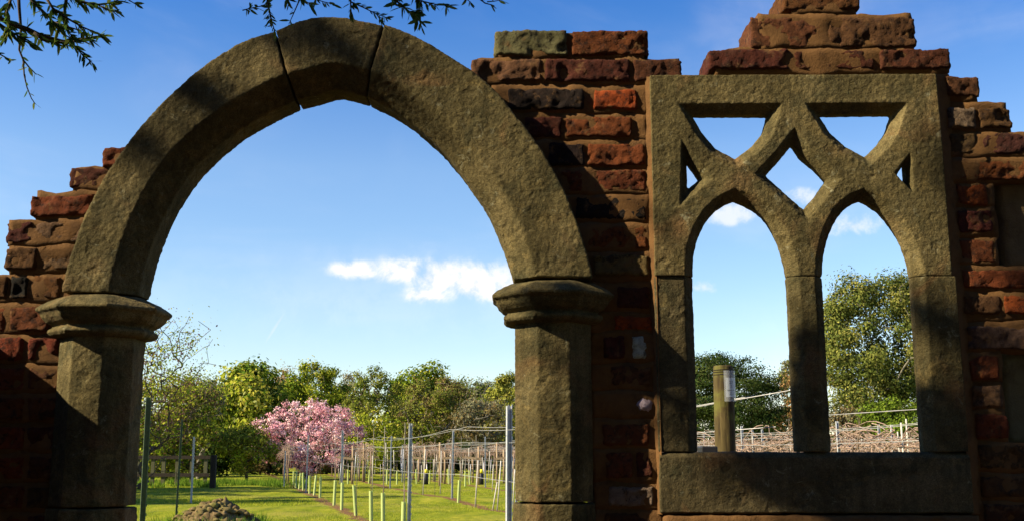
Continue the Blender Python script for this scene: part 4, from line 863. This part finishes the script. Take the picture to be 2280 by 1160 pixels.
vp = [vine(i) for i in range(5)]; used = [False] * 5; nv_ = 0
def put_vine(k, d):
    global nv_
    x = rowx(k, d); px = 1140 + x / d * F
    if not (640 < px < 2330) or (1165 < px < 1530 and d > 30): return
    i = random.randrange(5); o = copy_tree(vp[i]) if used[i] else vp[i]; used[i] = True; nv_ += 1
    o.location = (x, d, 0); o.rotation_euler = (0, 0, RANG + (math.pi if random.random() < .5 else 0)); o.scale = (1, 1, random.uniform(.94, 1.05))
    if 1165 < px < 1530 or px > 2075: lb = 'bare brown grapevine in the rows hidden behind the brickwork'; gr = 'grapevines hidden behind the wall'
    elif px > 1500:
        side = 'left' if px < 1790 else 'right'; rn = {2: 'nearest row', 3: 'second row'}.get(k, 'back rows'); lb = 'bare pinkish brown grapevine in the %s seen through the %s lancet' % (rn, side); gr = 'grapevines seen through the window'
    else: lb = 'bare brown grapevine in the old rows beyond the lawn, seen through the arch'; gr = 'grapevines beyond the lawn'
    tag(o, lb, 'grapevine', gr)
for k in range(2, 6):
    d = 14.2 + .3 * k
    while d < (32 if k == 2 else 38): put_vine(k, d); d += 1.5
for k in range(0, 9):
    d = 47 + (k % 3) * .4
    while d < 66: put_vine(k, d); d += 1.9
for i, o in enumerate(vp):
    if not used[i]: put_vine(4, 30 + i)
# round timber end post with its notice
D0 = 5.3; PX = (1587 + 1632) / 2; pw = 45 / F * D0 / 2; x0 = (PX - 1140) / F * D0; h0 = P(PX, 812, D0 - pw).z
root = empty('end_post', (x0, D0, 0)); tag(root, 'round mossy timber post with a white notice, standing behind the left lancet', 'post')
mb = MB(); mb.tube([(0, 0, -.2), (.002, 0, .8), (-.003, 0, 1.3), (-.001, 0, h0 - .03), (0, 0, h0 - .006), (0, 0, h0)], [pw * 1.04, pw * 1.02, pw, pw * .985, pw * .97, pw * .9], 28); mb.build('shaft', M['post'], root, True)
mb = MB()
for zz in (h0 - .022, h0 - .032, h0 - .045): mb.tube([(math.cos(a) * (pw * 1.005), math.sin(a) * (pw * 1.005), zz + .001 * math.sin(a * 3)) for a in np.linspace(0, math.tau, 25)], .0022, 5, cap=False)
mb.build('strap', M['darkwood'], root, True)
def wrap(name, m, a0, a1, z0, z1, r_, bulge=0):
    mb = MB(); n = 12; vs = []; 
    for i in range(n + 1):
        a = a0 + (a1 - a0) * i / n; rr_ = r_ + bulge * math.sin(math.pi * i / n) ** 2
        for z in (z0, (z0 + z1) / 2, z1): vs.append((math.cos(a) * rr_, math.sin(a) * rr_, z))
    mb.add(vs, [(i * 3 + k, (i + 1) * 3 + k, (i + 1) * 3 + k + 1, i * 3 + k + 1) for i in range(n) for k in range(2)]); o = mb.build(name, m, root, True); return o
zc = lambda py: P(PX, py, D0 - pw).z
a0, a1 = math.radians(-98), math.radians(-8)
wrap('sleeve', M['clear'], math.radians(-100), math.radians(0), zc(893), zc(824), pw + .005, .004)
wrap('notice', M['white'], math.radians(-91), math.radians(-10), zc(883), zc(840), pw + .0035, .003)
cu = bpy.data.curves.new('number', 'FONT'); cu.body = '27'; cu.size = .022; cu.extrude = .0004; cu.align_x = 'CENTER'
to = bpy.data.objects.new('number', cu); COL.objects.link(to); bpy.context.view_layer.update(); dg = bpy.context.evaluated_depsgraph_get(); me = bpy.data.meshes.new_from_object(to.evaluated_get(dg)); bpy.data.objects.remove(to)
am = math.radians(-62)
for v_ in me.vertices:
    a = am + v_.co.x / pw; rr_ = pw + .0072 + v_.co.z; v_.co = Vector((math.cos(a) * rr_, math.sin(a) * rr_, zc(854) + v_.co.y))
me.materials.clear(); me.materials.append(M['ink']); to = bpy.data.objects.new('number', me); COL.objects.link(to); to.parent = root
mb = MB()
for (zz, wdt, th) in [(zc(858), .006, .006), (zc(861), .008, .003), (zc(868), .040, .0028), (zc(873), .012, .0015), (zc(877), .022, .0015)]:
    for q in range(int(wdt / .002)):
        a = am + (q * .002 - wdt / 2) / pw; mb.box((math.cos(a) * (pw + .0072), math.sin(a) * (pw + .0072), zz), (.0016, .001, th * random.uniform(.5, 1)), a + math.pi / 2)
mb.build('print', M['ink'], root)
# dark rail end with a yellow tag at the foot of the lancet
root = empty('rail_end', P(1575, 1000, 5.1)); tag(root, 'dark timber rail end with a yellow block beside the round post', 'rail')
mb = MB(); mb.box((0, 0, -.002), (.075, .12, .034)); bo = mb.build('rail', M['black'], root); bv = bo.modifiers.new('bevel', 'BEVEL'); bv.width = .006; bv.segments = 2
mb = MB(); mb.box((0, -.03, -.030), (.034, .05, .02)); bo = mb.build('block', M['yellow'], root); bv = bo.modifiers.new('bevel', 'BEVEL'); bv.width = .003
# ------------------------------------------------------------------ paddock fence, gate post, mound
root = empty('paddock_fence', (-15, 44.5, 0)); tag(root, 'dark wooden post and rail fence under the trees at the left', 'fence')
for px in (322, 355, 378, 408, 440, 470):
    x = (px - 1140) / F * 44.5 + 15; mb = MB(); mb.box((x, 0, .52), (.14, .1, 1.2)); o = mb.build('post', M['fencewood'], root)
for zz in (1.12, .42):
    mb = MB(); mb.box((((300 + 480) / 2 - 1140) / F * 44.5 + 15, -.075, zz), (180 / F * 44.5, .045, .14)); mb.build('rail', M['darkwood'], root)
def sawn_post(px, pt, d, w, m, label):
    h = P(px, pt, d).z; x = (px - 1140) / F * d; mb = MB(); q = w / 2
    vs = [(-q, -q, -.1), (q, -q, -.1), (q, q, -.1), (-q, q, -.1), (-q, -q, h - .05), (q, -q, h - .05), (q, q, h - .05), (-q, q, h - .05), (-q * .7, -q * .7, h), (q * .7, -q * .7, h), (q * .7, q * .7, h), (-q * .7, q * .7, h)]
    mb.add(vs, [(0, 1, 5, 4), (1, 2, 6, 5), (2, 3, 7, 6), (3, 0, 4, 7), (4, 5, 9, 8), (5, 6, 10, 9), (6, 7, 11, 10), (7, 4, 8, 11), (8, 9, 10, 11), (3, 2, 1, 0)]); o = mb.build('gate_post', m); o.location = (x, d, 0); tag(o, label, 'post')
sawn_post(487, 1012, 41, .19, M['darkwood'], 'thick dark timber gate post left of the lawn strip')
sawn_post(406, 1042, 44, .05, M['fencewood'], 'short pale marker post in front of the wooden fence')
mb = MB(); x0 = (490 - 1140) / F * 18.6; rs = random.Random(3)
vs = []; n = 60
for i in range(n + 1):
    for j in range(n + 1):
        a, b_ = (i / n * 2 - 1), (j / n * 2 - 1); r_ = math.hypot(a, b_); hgt = max(0, (1 - r_ ** 1.9)) ; w_ = Vector((a * 1.2, b_ * 1.2, 0))
        z = hgt * .42 * (1 + .25 * noise.noise(w_ * 2)) - .03 + hgt ** .3 * (abs(noise.noise(w_ * 6)) * .16 + abs(noise.noise(w_ * 14)) * .07 if hgt > 0 else 0); vs.append((a * .78, b_ * .9, z))
mb.add(vs, [(i * (n + 1) + j, (i + 1) * (n + 1) + j, (i + 1) * (n + 1) + j + 1, i * (n + 1) + j + 1) for i in range(n) for j in range(n)])
for i in range(150):
    a = rs.uniform(0, math.tau); r_ = rs.random() ** .6 * 1.0; c = Vector((math.cos(a) * r_ * .8, math.sin(a) * r_ * .9, max(0, 1 - r_ ** 1.9) * .45 + .0)); s_ = rs.uniform(.02, .07)
    bm = bmesh.new(); bmesh.ops.create_icosphere(bm, subdivisions=2, radius=s_)
    vv = [c + Vector((v_.co.x * 1.3, v_.co.y * 1.2, v_.co.z * .7)) + noise.noise_vector((v_.co + c) * 14) * s_ * .6 for v_ in bm.verts]; ff = [tuple(v_.index for v_ in f.verts) for f in bm.faces]; bm.free(); mb.add(vv, ff)
o = mb.build('soil_mound', M['soil'], None, True); o.location = (x0, 18.8, 0); tag(o, 'heap of lumpy turned soil and turf at the bottom left of the lawn', 'mound')
